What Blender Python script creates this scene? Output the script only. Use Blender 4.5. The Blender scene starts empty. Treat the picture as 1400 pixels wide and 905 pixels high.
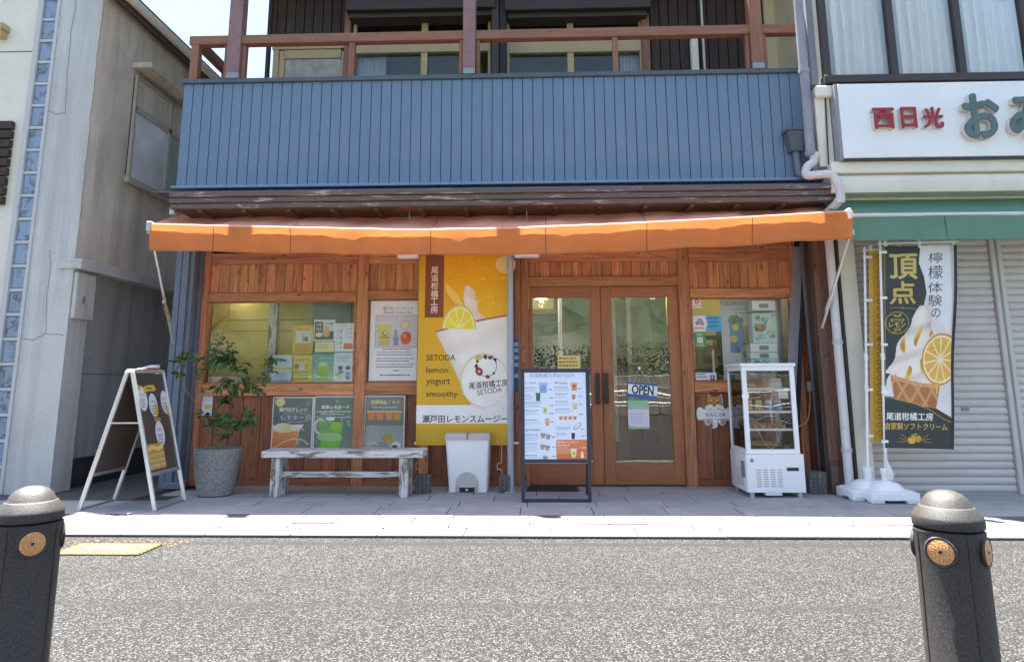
import bpy, bmesh, math, random
from mathutils import Vector, Matrix, Euler
from mathutils.geometry import tessellate_polygon
random.seed(11)
sc = bpy.context.scene
COL = sc.collection
R_ = math.radians

# ------------------------------------------------------------------ camera
F, CX, CY, H = 930.0, 700.0, 360.0, 1.08
_up = Vector((680 - CX, 5000 + CY, -F)).normalized()
_dep = Vector((32.0, -161.0, -F)); _dep = (_dep - _up * _dep.dot(_up)).normalized()
_rt = _dep.cross(_up)
ROT = Matrix((_rt, _dep, _up))            # camera axes -> world axes
def ray(x, y): return ROT @ Vector(((x - CX) / F, -(y - CY) / F, -1.0))
_d = ray(700, 664)
CAM = Vector((0, H * _d.y / _d.z, H))     # shop wall is the plane Y = 0, pavement Z = 0
def at(x, y, Y):
    d = ray(x, y); return CAM + d * ((Y - CAM.y) / d.y)
def atX(x, y, X):
    d = ray(x, y); return CAM + d * ((X - CAM.x) / d.x)
def gd(x, y, Z=0.0):
    d = ray(x, y); return CAM + d * ((Z - CAM.z) / d.z)
cam = bpy.data.cameras.new('camera'); cam.sensor_width = 36; cam.lens = F / 1400 * 36
cam.shift_y = -(452.5 - CY) / 1400; cam.clip_end = 2000; cam.clip_start = 0.05
co = bpy.data.objects.new('camera', cam); co.matrix_world = Matrix.Translation(CAM) @ ROT.to_4x4()
COL.objects.link(co); sc.camera = co

# ------------------------------------------------------------------ sky, sun, exposure
SUN = Vector((-0.13, 0.172, 1.0)).normalized()
w = bpy.data.worlds.new('World'); sc.world = w; w.use_nodes = True
wn = w.node_tree; bg = wn.nodes['Background']
sky = wn.nodes.new('ShaderNodeTexSky'); sky.sky_type = 'NISHITA'; sky.sun_disc = False
sky.sun_elevation = math.asin(SUN.z); sky.sun_rotation = math.atan2(SUN.x, SUN.y)
sky.air_density = 1.0; sky.dust_density = 2.0; sky.ozone_density = 1.0
wn.links.new(sky.outputs[0], bg.inputs[0]); bg.inputs[1].default_value = 0.049
sl = bpy.data.lights.new('sun', 'SUN'); sl.energy = 5.0; sl.angle = R_(0.53); sl.color = (1.0, 0.95, 0.88)
so = bpy.data.objects.new('sun', sl); so.rotation_euler = SUN.to_track_quat('Z', 'Y').to_euler(); so.location = (0, 0, 20)
COL.objects.link(so)
vs = sc.view_settings; vs.view_transform = 'Standard'; vs.look = 'None'; vs.exposure = 2.95; vs.gamma = 1.0
vs.use_curve_mapping = False
sc.cycles.use_denoising = True
sc.cycles.max_bounces = 10; sc.cycles.transparent_max_bounces = 16; sc.cycles.sample_clamp_indirect = 8

# ------------------------------------------------------------------ mesh helpers
WL = {}
def link(o, parent):
    COL.objects.link(o)
    if parent is not None: o.parent = parent
def tag(o, label=None, cat=None, group=None, kind=None):
    if label: o['label'] = label
    if cat: o['category'] = cat
    if group: o['group'] = group
    if kind: o['kind'] = kind
    return o
def thing(name, label, cat, loc=(0, 0, 0), group=None):
    o = bpy.data.objects.new(name, None); o.empty_display_size = 0.1; o.location = loc; COL.objects.link(o)
    WL[o.name] = Vector(loc); return tag(o, label, cat, group)
def finish(o, origin, parent):
    p = WL[parent.name] if parent is not None else Vector((0, 0, 0))
    o.location = origin - p; WL[o.name] = origin.copy(); link(o, parent); return o
def smooth(me, ang=35):
    me.polygons.foreach_set('use_smooth', [True] * len(me.polygons)); me.set_sharp_from_angle(angle=R_(ang))
class MB:
    def __init__(s): s.v = []; s.f = []
    def add(s, vs_, fs):
        n = len(s.v); s.v += [Vector(a) for a in vs_]; s.f += [[i + n for i in f] for f in fs]; return s
    def hexa(s, p): return s.add(p, [(3, 2, 1, 0), (4, 5, 6, 7), (0, 1, 5, 4), (1, 2, 6, 5), (2, 3, 7, 6), (3, 0, 4, 7)])
    def box(s, x0, x1, y0, y1, z0, z1):
        return s.hexa([(x0, y0, z0), (x1, y0, z0), (x1, y1, z0), (x0, y1, z0), (x0, y0, z1), (x1, y0, z1), (x1, y1, z1), (x0, y1, z1)])
    def bar(s, a, b, w, d, side=(0, 1, 0)):
        a = Vector(a); b = Vector(b); t = (b - a).normalized(); u = Vector(side).cross(t)
        if u.length < 1e-4: u = Vector((1, 0, 0)).cross(t)
        u.normalize(); v = t.cross(u); u = u * w / 2; v = v * d / 2
        return s.hexa([a - u - v, a + u - v, a + u + v, a - u + v, b - u - v, b + u - v, b + u + v, b - u + v])
    def tube(s, pts, r, n=8, cap=True):
        pts = [Vector(p) for p in pts]; rs = r if isinstance(r, (list, tuple)) else [r] * len(pts); rings = []
        pu = None
        for i, p in enumerate(pts):
            t = (pts[min(i + 1, len(pts) - 1)] - pts[max(i - 1, 0)]).normalized()
            u = (pu - t * pu.dot(t)) if pu is not None else t.orthogonal()
            u.normalize(); pu = u; v = t.cross(u)
            rings.append([p + (u * math.cos(2 * math.pi * k / n) + v * math.sin(2 * math.pi * k / n)) * rs[i] for k in range(n)])
        vs_ = [q for rg in rings for q in rg]; fs = []
        for i in range(len(pts) - 1):
            for k in range(n):
                a = i * n + k; b = i * n + (k + 1) % n; fs.append((a, b, b + n, a + n))
        if cap: fs.append(tuple(range(n))[::-1]); fs.append(tuple((len(pts) - 1) * n + k for k in range(n)))
        return s.add(vs_, fs)
    def lathe(s, prof, c, n=24, cap=True):
        c = Vector(c); vs_ = []; fs = []
        for (r, z) in prof:
            for k in range(n):
                a = 2 * math.pi * k / n; vs_.append(c + Vector((r * math.cos(a), r * math.sin(a), z)))
        for i in range(len(prof) - 1):
            for k in range(n):
                a = i * n + k; b = i * n + (k + 1) % n; fs.append((a, b, b + n, a + n))
        if cap: fs.append(tuple(range(n))[::-1]); fs.append(tuple((len(prof) - 1) * n + k for k in range(n)))
        return s.add(vs_, fs)
    def grid(s, fn, nu, nv):
        vs_ = [fn(i / nu, j / nv) for j in range(nv + 1) for i in range(nu + 1)]
        return s.add(vs_, [(j * (nu + 1) + i, j * (nu + 1) + i + 1, (j + 1) * (nu + 1) + i + 1, (j + 1) * (nu + 1) + i) for j in range(nv) for i in range(nu)])
    def prism(s, poly, d):
        d = Vector(d); n = len(poly); poly = [Vector(p) for p in poly]
        return s.add(poly + [p + d for p in poly], [tuple(range(n))[::-1], tuple(range(n, 2 * n))] + [(i, (i + 1) % n, (i + 1) % n + n, i + n) for i in range(n)])
    def xf(s, M): s.v = [M @ p for p in s.v]; return s
    def build(s, name, mat, parent=None, sm=None, bev=0.0, label=None, cat=None, group=None, kind=None, solid=0.0):
        lo = Vector([min(p[i] for p in s.v) for i in range(3)]); hi = Vector([max(p[i] for p in s.v) for i in range(3)])
        o_ = Vector(((lo.x + hi.x) / 2, (lo.y + hi.y) / 2, lo.z))
        me = bpy.data.meshes.new(name); me.from_pydata([p - o_ for p in s.v], [], s.f)
        bm = bmesh.new(); bm.from_mesh(me); bmesh.ops.recalc_face_normals(bm, faces=bm.faces)
        if bev: bmesh.ops.bevel(bm, geom=list(bm.edges), offset=bev, segments=1, affect='EDGES', clamp_overlap=True)
        if solid: bmesh.ops.solidify(bm, geom=list(bm.faces), thickness=solid)
        bm.to_mesh(me); bm.free()
        if sm: smooth(me, sm)
        me.materials.append(mat)
        return tag(finish(bpy.data.objects.new(name, me), o_, parent), label, cat, group, kind)
_bc = {}
def box(name, x0, x1, y0, y1, z0, z1, mat, parent=None, bev=0.0, **k):
    if x1 < x0: x0, x1 = x1, x0
    key = (name, round(x1 - x0, 3), round(y1 - y0, 3), round(z1 - z0, 3), mat.name, bev)
    o_ = Vector(((x0 + x1) / 2, (y0 + y1) / 2, z0))
    if key not in _bc:
        o = MB().box(x0, x1, y0, y1, z0, z1).build(name, mat, parent, bev=bev, **k); _bc[key] = o.data; return o
    return tag(finish(bpy.data.objects.new(name, _bc[key]), o_, parent), k.get('label'), k.get('cat'), k.get('group'), k.get('kind'))
def prect(r, Y):
    x0, y0, x1, y1 = r; xm = (x0 + x1) / 2; ym = (y0 + y1) / 2
    return at(x0, ym, Y).x, at(x1, ym, Y).x, at(xm, y1, Y).z, at(xm, y0, Y).z      # X0 X1 Z0 Z1
def pbox(name, r, Y, t, mat, parent=None, bev=0.003, z0=None, z1=None, **k):
    a, b, c, d = prect(r, Y)
    return box(name, a, b, Y, Y + t, c if z0 is None else z0, d if z1 is None else z1, mat, parent, bev, **k)

# ------------------------------------------------------------------ materials
def lin(h):
    h = h.lstrip('#'); h = h if len(h) == 6 else ''.join(q * 2 for q in h); c = [int(h[i:i + 2], 16) / 255 for i in (0, 2, 4)]
    return tuple((x / 12.92 if x <= 0.04045 else ((x + 0.055) / 1.055) ** 2.4) for x in c)
class NT:
    def __init__(s, name):
        s.m = bpy.data.materials.new(name); s.m.use_nodes = True; s.t = s.m.node_tree
        s.b = s.t.nodes['Principled BSDF']; s.out = s.t.nodes['Material Output']
    def n(s, ty, ins=None, **pr):
        nd = s.t.nodes.new('ShaderNode' + ty)
        for k, v in pr.items(): setattr(nd, k, v)
        for k, v in (ins or {}).items(): s.set(nd.inputs[k], v)
        return nd
    def set(s, sock, v):
        if isinstance(v, bpy.types.NodeSocket): s.t.links.new(v, sock)
        else:
            if isinstance(v, (tuple, list)) and len(v) == 3 and sock.type == 'RGBA': v = (*v, 1)
            sock.default_value = v
    def P(s, **k):
        for a, v in k.items(): s.set(s.b.inputs[a.replace('_', ' ')], v)
    def coords(s, scale=(1, 1, 1), rnd=True):
        tc = s.n('TexCoord').outputs['Object']
        if rnd:
            oi = s.n('ObjectInfo').outputs['Random']
            mm = s.n('VectorMath', {0: s.n('CombineXYZ', {0: oi, 1: oi, 2: oi}).outputs[0], 1: (37.0, 91.0, 53.0)}, operation='MULTIPLY').outputs[0]
            tc = s.n('VectorMath', {0: tc, 1: mm}, operation='ADD').outputs[0]
        return s.n('VectorMath', {0: tc, 1: scale}, operation='MULTIPLY').outputs[0]
    def noise(s, vec, scale, detail=4, rough=0.55, dist=0.0):
        return s.n('TexNoise', {'Vector': vec, 'Scale': scale, 'Detail': detail, 'Roughness': rough, 'Distortion': dist}).outputs['Fac']
    def ramp(s, fac, stops):
        r = s.n('ValToRGB', {0: fac}); e = r.color_ramp.elements
        while len(e) < len(stops): e.new(0.5)
        for i, (p, c) in enumerate(stops):
            e[i].position = p; e[i].color = (*c, 1) if isinstance(c, (tuple, list)) else (c, c, c, 1)
        return r.outputs['Color']
    def mix(s, f, a, b, mode='MIX'):
        m = s.n('Mix', data_type='RGBA', blend_type=mode); s.set(m.inputs[0], f); s.set(m.inputs[6], a); s.set(m.inputs[7], b); return m.outputs[2]
    def math(s, op, a, b=0.0, c=0.0): return s.n('Math', {0: a, 1: b, 2: c}, operation=op).outputs[0]
    def bump(s, h, strength=0.3, dist=0.01): s.P(Normal=s.n('Bump', {'Height': h, 'Strength': strength, 'Distance': dist}).outputs[0])
def mul(c, f): return tuple(min(1, x * f) for x in c)
def m_plain(name, c, rough=0.6, var=0.12, scale=6, bump=0.0, bs=120, metal=0.0, dirt=0.0, dirtc=(0.06, 0.05, 0.04)):
    t = NT(name); v = t.coords(); f = t.noise(v, scale, 5)
    col = t.ramp(f, [(0.3, mul(c, 1 - var)), (0.7, mul(c, 1 + var))])
    if dirt:
        g = t.noise(v, scale * 2.7, 8, 0.7, 0.5); col = t.mix(t.ramp(g, [(0.5, 0.0), (0.78, dirt)]), col, dirtc)
    t.P(Base_Color=col, Metallic=metal, Roughness=t.ramp(f, [(0.3, max(0.02, rough - 0.08)), (0.7, min(1, rough + 0.08))]))
    if bump: t.bump(t.noise(v, bs, 4), bump, 0.004)
    return t.m
def m_wood(name, dark, light, axis='z', rough=0.55, knots=0.75, vary=0.5, g=1.0):
    t = NT(name); al, ac = 1.6 * g, 26.0 * g
    sc_ = {'x': (al, ac, ac), 'y': (ac, al, ac), 'z': (ac, ac, al)}[axis]
    v = t.coords(sc_); vk = t.coords({'x': (5.0, 0, 10), 'y': (10, 5.0, 0), 'z': (10, 0, 5.0)}[axis])
    k = t.n('TexVoronoi', {'Vector': vk, 'Scale': 1.0, 'Randomness': 1.0}).outputs['Distance']
    kd = t.ramp(k, [(0.08, 1.0), (0.17, 0.0)])
    g1 = t.noise(v, 1.0, 6, 0.62, 1.2); g2 = t.noise(v, 4.0, 3, 0.6)
    f = t.math('ADD', t.math('MULTIPLY', g1, 0.7), t.math('MULTIPLY', g2, 0.3))
    col = t.ramp(f, [(0.33, dark), (0.5, tuple((a + b) / 2 for a, b in zip(dark, light))), (0.68, light)])
    col = t.mix(t.math('MULTIPLY', kd, knots), col, mul(dark, 0.35))
    oi = t.n('ObjectInfo').outputs['Random']
    hv = t.n('HueSaturation', {'Color': col, 'Value': t.math('ADD', 1 - vary / 2, t.math('MULTIPLY', oi, vary)), 'Hue': t.math('ADD', 0.493, t.math('MULTIPLY', t.math('FRACT', t.math('MULTIPLY', oi, 7.3)), 0.014))}).outputs[0]
    t.P(Base_Color=hv, Roughness=t.ramp(f, [(0.3, rough + 0.1), (0.7, rough - 0.08)])); t.bump(f, 0.35, 0.004)
    return t.m
def m_worn(name, paint, under, axis='x', amt=0.5, rough=0.7, g=1.0):
    t = NT(name); sc_ = {'x': (3, 22, 22), 'y': (22, 3, 22), 'z': (22, 22, 3)}[axis]
    v = t.coords(tuple(a * g for a in sc_)); f = t.noise(v, 1.0, 8, 0.72, 0.6)
    m = t.ramp(f, [(amt, 0.0), (amt + 0.05, 1.0)])
    gr = t.noise(v, 3.5, 4, 0.6)
    t.P(Base_Color=t.mix(m, t.mix(gr, mul(paint, 0.85), paint), t.mix(gr, mul(under, 0.5), mul(under, 1.3))), Roughness=rough)
    t.bump(t.math('SUBTRACT', gr, t.math('MULTIPLY', m, 0.6)), 0.4, 0.004); return t.m
def m_speck(name, stops, scale=90, rough=0.85, bump=0.5, big=0.2, rnd=True, bd=0.006):
    t = NT(name); v = t.coords(rnd=rnd)
    vo = t.n('TexVoronoi', {'Vector': v, 'Scale': scale, 'Randomness': 1.0})
    r = t.n('SeparateColor', {0: vo.outputs['Color']}).outputs[0]
    col = t.ramp(r, stops); b = t.noise(v, 1.3, 5, 0.6)
    col = t.mix(1.0, col, t.ramp(b, [(0.3, 1 - big), (0.7, 1.0)]), 'MULTIPLY')
    edge = t.ramp(vo.outputs['Distance'], [(0.25, 1.0), (0.75, 0.35)])
    col = t.mix(1.0, col, edge, 'MULTIPLY')
    t.P(Base_Color=col, Roughness=rough); t.bump(t.math('SUBTRACT', r, vo.outputs['Distance']), bump, bd); return t.m
def m_glass(name, tint=(0.95, 0.97, 0.95), ior=1.5, rough=0.0, extra=0.0):
    t = NT(name); tr = t.n('BsdfTransparent', {0: tint}); gl = t.n('BsdfGlossy', {'Color': (1, 1, 1, 1), 'Roughness': rough})
    v = t.coords(); bm_ = t.n('Bump', {'Height': t.noise(v, 1.6, 2), 'Strength': 0.12, 'Distance': 0.02}).outputs[0]
    t.set(gl.inputs['Normal'], bm_)
    fr = t.n('Fresnel', {'IOR': ior}).outputs[0]
    mx = t.n('MixShader', {0: t.math('ADD', fr, extra), 1: tr.outputs[0], 2: gl.outputs[0]})
    t.t.links.new(mx.outputs[0], t.out.inputs[0]); return t.m
def m_fabric(name, c, trans=0.45, rough=0.7, dirt=0.15):
    t = NT(name); v = t.coords(rnd=False); f = t.noise(v, 2.5, 6, 0.6)
    col = t.ramp(f, [(0.3, mul(c, 1 - dirt)), (0.65, c)])
    t.P(Base_Color=col, Roughness=rough); t.set(t.b.inputs['Specular IOR Level'], 0.3)
    wv_ = t.n('VectorMath', {0: v, 1: (1.0, 2.0, 2.6)}, operation='MULTIPLY').outputs[0]; t.bump(t.noise(wv_, 3.2, 4, 0.55, 0.8), 0.55, 0.03)
    tl = t.n('BsdfTranslucent', {0: col}); mx = t.n('MixShader', {0: trans, 1: t.b.outputs[0], 2: tl.outputs[0]})
    t.t.links.new(mx.outputs[0], t.out.inputs[0]); return t.m
def m_print(name, rough=0.35, trans=0.0):
    t = NT(name); c = t.n('VertexColor', layer_name='Col').outputs[0]; v = t.coords(); f = t.noise(v, 5, 3)
    t.P(Base_Color=t.mix(1.0, c, t.ramp(f, [(0.3, 0.93), (0.7, 1.0)]), 'MULTIPLY'), Roughness=rough)
    return t.m
def m_road():
    t = NT('asphalt'); v = t.n('TexCoord').outputs['Object']
    vo = t.n('TexVoronoi', {'Vector': v, 'Scale': 112.0, 'Randomness': 1.0}); r = t.n('SeparateColor', {0: vo.outputs['Color']}).outputs[0]
    col = t.ramp(r, [(0.0, (0.008, 0.008, 0.008)), (0.34, (0.017, 0.017, 0.017)), (0.5, (0.050, 0.050, 0.050)), (0.78, (0.092, 0.092, 0.091)), (1.0, (0.155, 0.154, 0.151))])
    col = t.mix(1.0, col, t.ramp(vo.outputs['Distance'], [(0.32, 1.0), (0.62, 0.10)]), 'MULTIPLY')
    b = t.noise(v, 0.7, 6, 0.62); col = t.mix(1.0, col, t.ramp(b, [(0.3, 0.72), (0.65, 1.0)]), 'MULTIPLY')
    ty = t.n('VectorMath', {0: v, 1: (0.12, 1.6, 1.0)}, operation='MULTIPLY').outputs[0]; col = t.mix(1.0, col, t.ramp(t.noise(ty, 1.0, 5, 0.6), [(0.35, 0.82), (0.6, 1.0)]), 'MULTIPLY')
    sep = t.n('SeparateXYZ', {0: v}); wob = t.noise(v, 3.0, 4)
    for (y0, wdt, st) in ((-0.185, 0.075, 0.95), (-1.49, 0.085, 0.5)):       # worn joint lines along the kerb
        d = t.math('ABSOLUTE', t.math('SUBTRACT', t.math('ADD', sep.outputs[1], t.math('MULTIPLY', wob, 0.05)), y0 + 40.0 / 2 + 0.025))
        mk = t.math('MULTIPLY', t.ramp(t.math('DIVIDE', d, wdt), [(0.2, 1.0), (1.0, 0.0)]), t.math('MULTIPLY', t.noise(v, 9.0, 3), st * 1.6))
        col = t.mix(mk, col, (0.010, 0.010, 0.010))
    t.P(Base_Color=col, Roughness=0.9); t.bump(t.math('SUBTRACT', r, vo.outputs['Distance']), 1.0, 0.008); return t.m
def m_stucco(name, c, stain, amt=0.5, scale=0.9, up=(1, 1, 1)):
    t = NT(name); v = t.n('TexCoord').outputs['Object']; vv = t.n('VectorMath', {0: v, 1: up}, operation='MULTIPLY').outputs[0]
    s1 = t.noise(vv, scale, 7, 0.68, 0.3); g = t.noise(v, 60, 4, 0.6)
    col = t.mix(t.ramp(s1, [(amt, 0.0), (amt + 0.16, 0.85)]), t.ramp(t.noise(v, 2.2, 6), [(0.3, mul(c, 0.88)), (0.7, c)]), stain)
    dv = t.n('VectorMath', {0: v, 1: (5.0, 5.0, 0.35)}, operation='MULTIPLY').outputs[0]; col = t.mix(1.0, col, t.ramp(t.noise(dv, 1.0, 5, 0.6), [(0.38, 0.80), (0.56, 1.0)]), 'MULTIPLY')
    t.P(Base_Color=t.mix(1.0, col, t.ramp(g, [(0.3, 0.78), (0.7, 1.0)]), 'MULTIPLY'), Roughness=0.92); t.bump(g, 0.8, 0.008); return t.m
M = {}
M['road'] = m_road()
M['paver'] = m_plain('paver_grey', (0.37, 0.365, 0.36), 0.85, 0.14, 3.0, 0.4, 160, dirt=0.25)
M['paver_sunlit'] = m_plain('paver_sunlit', (0.140, 0.137, 0.131), 0.85, 0.16, 3.0, 0.3, 160, dirt=0.12)  # sunlit rows: same concrete, colour darkened to offset the sun's brightness
M['kerb'] = m_plain('kerb_concrete', (0.145, 0.142, 0.136), 0.85, 0.14, 3.0, 0.3, 160, dirt=0.12)
M['joint'] = m_plain('joint_mortar', (0.055, 0.05, 0.046), 0.95, 0.2, 8)
M['alley'] = m_speck('alley_asphalt', [(0, (0.05, 0.05, 0.05)), (0.5, (0.14, 0.14, 0.14)), (1, (0.3, 0.3, 0.29))], 110)
wd, wl = (0.275, 0.096, 0.041), (0.73, 0.325, 0.143)
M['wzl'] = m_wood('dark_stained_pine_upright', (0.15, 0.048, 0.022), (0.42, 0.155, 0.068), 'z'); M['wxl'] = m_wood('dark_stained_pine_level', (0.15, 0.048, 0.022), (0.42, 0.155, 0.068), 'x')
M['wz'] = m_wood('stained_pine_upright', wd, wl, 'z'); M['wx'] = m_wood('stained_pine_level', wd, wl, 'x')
M['dz'] = m_wood('door_wood_upright', (0.27, 0.097, 0.038), (0.42, 0.162, 0.067), 'z', 0.4, 0.0, 0.1, 1.3)
M['dx'] = m_wood('door_wood_level', (0.27, 0.097, 0.038), (0.42, 0.162, 0.067), 'x', 0.4, 0.0, 0.1, 1.3)
M['back'] = m_plain('dark_backing', (0.02, 0.012, 0.008), 0.9)
M['blue'] = m_plain('blue_cladding', (0.140, 0.212, 0.315), 0.5, 0.05, 2.0)
M['bluedark'] = m_plain('blue_trim', (0.08, 0.10, 0.13), 0.5, 0.1)
M['bluelite'] = m_plain('blue_flashing', (0.20, 0.27, 0.38), 0.4, 0.08)
M['slate'] = m_plain('dark_slate', (0.025, 0.025, 0.03), 0.7, 0.3)
M['eave'] = m_worn('weathered_eave', (0.125, 0.105, 0.10), (0.42, 0.40, 0.37), 'x', 0.565, 0.7, 0.9)
M['soffit'] = m_wood('soffit_wood', (0.07, 0.045, 0.03), (0.2, 0.13, 0.09), 'x')
M['rail'] = m_wood('rail_wood', (0.20, 0.085, 0.05), (0.33, 0.15, 0.09), 'x', 0.6, 0.0, 0.1)
M['railz'] = m_wood('rail_wood_upright', (0.20, 0.085, 0.05), (0.33, 0.15, 0.09), 'z', 0.6, 0.0, 0.1)
M['purple'] = m_plain('painted_post', (0.26, 0.145, 0.14), 0.55, 0.12, 4, dirt=0.5)
M['siding'] = m_wood('dark_siding', (0.030, 0.018, 0.014), (0.062, 0.038, 0.029), 'z', 0.65, 0.0, 0.2)
M['brownmetal'] = m_plain('brown_shutter_box', (0.052, 0.036, 0.032), 0.45, 0.1)
M['bronze'] = m_plain('bronze_sash', (0.50, 0.36, 0.20), 0.45, 0.08, 3)
M['cream'] = m_plain('cream_render', (0.78, 0.66, 0.44), 0.85, 0.08, 1.5, 0.3, 90, dirt=0.1)
M['creamw'] = m_plain('cream_paint', (0.82, 0.76, 0.65), 0.7, 0.06, 2, 0.1, 90, dirt=0.12)
M['white'] = m_plain('white_paint', (0.85, 0.855, 0.86), 0.5, 0.04, 2)
M['plastic'] = m_plain('white_plastic', (0.86, 0.865, 0.87), 0.4, 0.03, 2)
M['lidgrey'] = m_plain('grey_plastic', (0.52, 0.50, 0.49), 0.45, 0.04, 3)
M['pvc'] = m_plain('white_pipe', (0.62, 0.62, 0.63), 0.5, 0.08, 4, dirt=0.2)
M['gpipe'] = m_plain('grey_pipe', (0.27, 0.28, 0.32), 0.5, 0.12, 3, dirt=0.2)
M['steel'] = m_plain('galvanised_pole', (0.40, 0.43, 0.50), 0.45, 0.06, 3, metal=0.2)
M['alu'] = m_plain('aluminium', (0.66, 0.66, 0.65), 0.35, 0.06, 5, metal=0.55)
M['bluegrey'] = m_worn('blue_grey_post', (0.155, 0.19, 0.25), (0.22, 0.24, 0.28), 'z', 0.62, 0.6, 0.6)
M['greymetal'] = m_plain('grey_metal', (0.26, 0.28, 0.31), 0.5, 0.1, 3, metal=0.1)
M['orange'] = m_fabric('orange_awning', (0.98, 0.335, 0.10), 0.5, 0.6, 0.14); M['orangetop'] = m_fabric('faded_skylit_awning', (0.86, 0.44, 0.32), 0.35, 0.6, 0.12)  # faded canopy, its colour paled further for the sky light on top
M['orangebar'] = m_plain('orange_bar', (0.80, 0.36, 0.20), 0.35, 0.1)
M['green'] = m_fabric('green_awning', (0.20, 0.38, 0.27), 0.35, 0.6, 0.14)
M['seam'] = m_plain('seam_thread', (0.32, 0.10, 0.04), 0.8)
M['gseam'] = m_plain('green_seam', (0.05, 0.14, 0.09), 0.8)
M['glass'] = m_glass('window_glass', (0.975, 0.98, 0.97), 1.45, 0.0, 0.0)
M['glassdoor'] = m_glass('door_glass', (0.93, 0.94, 0.91), 1.5, 0.0, 0.045)
M['glasscase'] = m_glass('case_glass', (0.96, 0.97, 0.97), 1.45, 0.0, 0.0)
M['glassup'] = m_glass('upper_glass', (0.82, 0.84, 0.84), 1.45, 0.0, 0.0)
M['frost'] = m_plain('frosted_glass', (0.40, 0.37, 0.30), 0.18, 0.25, 9, 0.7, 40)
M['frostside'] = m_plain('ribbed_frosted_glass', (0.90, 0.88, 0.84), 0.15, 0.2, 2, 0.5, 60)
M['frostgreen'] = m_plain('green_frosted_glass', (0.44, 0.54, 0.43), 0.15, 0.15, 2, 0.3, 60)
M['wwood'] = m_worn('worn_white_bench', (0.70, 0.69, 0.67), (0.24, 0.19, 0.16), 'x', 0.51)
M['wwoodz'] = m_worn('worn_white_bench_upright', (0.70, 0.69, 0.67), (0.24, 0.19, 0.16), 'z', 0.51)
M['block'] = m_speck('concrete_block', [(0, (0.16, 0.15, 0.14)), (1, (0.30, 0.29, 0.27))], 150, 0.9, 0.3)
M['pot'] = m_speck('stone_planter', [(0, (0.30, 0.305, 0.30)), (0.5, (0.42, 0.43, 0.42)), (1, (0.58, 0.59, 0.58))], 150, 0.85, 0.4)
M['bollard'] = m_speck('rubber_bollard', [(0, (0.034, 0.031, 0.030)), (0.75, (0.072, 0.066, 0.062)), (1, (0.13, 0.12, 0.11))], 480, 0.55, 0.35, 0.25, True, 0.002)
M['black'] = m_plain('black_metal', (0.018, 0.02, 0.026), 0.4, 0.1)
M['navy'] = m_plain('navy_frame', (0.028, 0.036, 0.060), 0.45, 0.1)
M['darkboard'] = m_plain('dark_board', (0.085, 0.066, 0.056), 0.35, 0.08)
M['soil'] = m_speck('soil', [(0, (0.02, 0.014, 0.01)), (1, (0.08, 0.06, 0.04))], 90)
M['bark'] = m_plain('bark', (0.24, 0.19, 0.14), 0.85, 0.2, 20)
M['print'] = m_print('printed_sheet', 0.30); M['printcloth'] = m_print('printed_cloth', 0.6)
M['paper'] = m_plain('paper', (0.74, 0.74, 0.72), 0.7, 0.03)
M['olive'] = m_plain('olive_wall', (0.64, 0.55, 0.15), 0.8, 0.06, 1.2)
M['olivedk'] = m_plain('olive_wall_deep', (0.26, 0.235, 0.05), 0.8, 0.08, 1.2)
M['room'] = m_plain('room_floor', (0.16, 0.14, 0.12), 0.6)
M['ceil'] = m_plain('room_ceiling', (0.6, 0.58, 0.5), 0.8)
M['redwood'] = m_wood('red_brown_panel', (0.10, 0.03, 0.015), (0.2, 0.07, 0.03), 'z')
M['drape'] = m_plain('white_drape', (0.90, 0.90, 0.91), 0.9, 0.03); M['curtain'] = m_fabric('white_curtain', (0.86, 0.87, 0.88), 0.2, 0.85, 0.05)
M['stuccoL'] = m_stucco('stucco_front', (0.74, 0.72, 0.69), (0.60, 0.58, 0.56), 0.62, 0.8)
M['stuccoS'] = m_stucco('stucco_side', (0.88, 0.75, 0.60), (0.44, 0.41, 0.37), 0.54, 0.75, (1, 1, 0.55))
M['stuccoW'] = m_stucco('lower_wall', (0.46, 0.45, 0.44), (0.28, 0.27, 0.27), 0.60, 0.9)
M['crack'] = m_plain('crack_line', (0.20, 0.19, 0.18), 0.95); M['sash'] = m_plain('beige_sash', (0.48, 0.41, 0.32), 0.5)
M['plinth'] = m_plain('dark_plinth', (0.028, 0.03, 0.034), 0.8, 0.4, 5, dirt=0.4, dirtc=(0.14, 0.14, 0.14))
M['mortar'] = m_worn('block_mortar', (0.60, 0.60, 0.60), (0.25, 0.24, 0.23), 'z', 0.62)
def m_block():
    t = NT('glass_block'); v = t.coords(); f = t.noise(v, 7, 6, 0.7, 0.8)
    t.P(Base_Color=t.mix(t.ramp(f, [(0.50, 0.0), (0.60, 1.0)]), (0.26, 0.33, 0.45), (0.13, 0.135, 0.14)), Roughness=0.12); t.bump(t.noise(v, 12, 2), 0.3, 0.01); return t.m
M['gblock'] = m_block()
M['slat'] = m_plain('shutter_slat', (0.60, 0.56, 0.53), 0.5, 0.06, 1.5, metal=0.1, dirt=0.12)
M['yellow'] = m_worn('yellow_cover_paint', (0.185, 0.115, 0.034), (0.11, 0.095, 0.07), 'x', 0.54, 0.7, 0.7)
M['coverin'] = m_worn('cover_panel', (0.085, 0.066, 0.042), (0.03, 0.028, 0.026), 'x', 0.5, 0.7)
M['redletter'] = m_plain('red_letter_face', (0.36, 0.022, 0.04), 0.5, 0.2, 20)
M['greenletter'] = m_plain('green_letter_face', (0.10, 0.155, 0.155), 0.5, 0.2, 12)
M['lside'] = m_plain('letter_side', (0.66, 0.60, 0.55), 0.6)
M['rope'] = m_plain('rope', (0.50, 0.35, 0.20), 0.9)
M['bread'] = m_plain('baked_cake', (0.62, 0.30, 0.10), 0.7, 0.25, 20, 0.3, 80)
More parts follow.
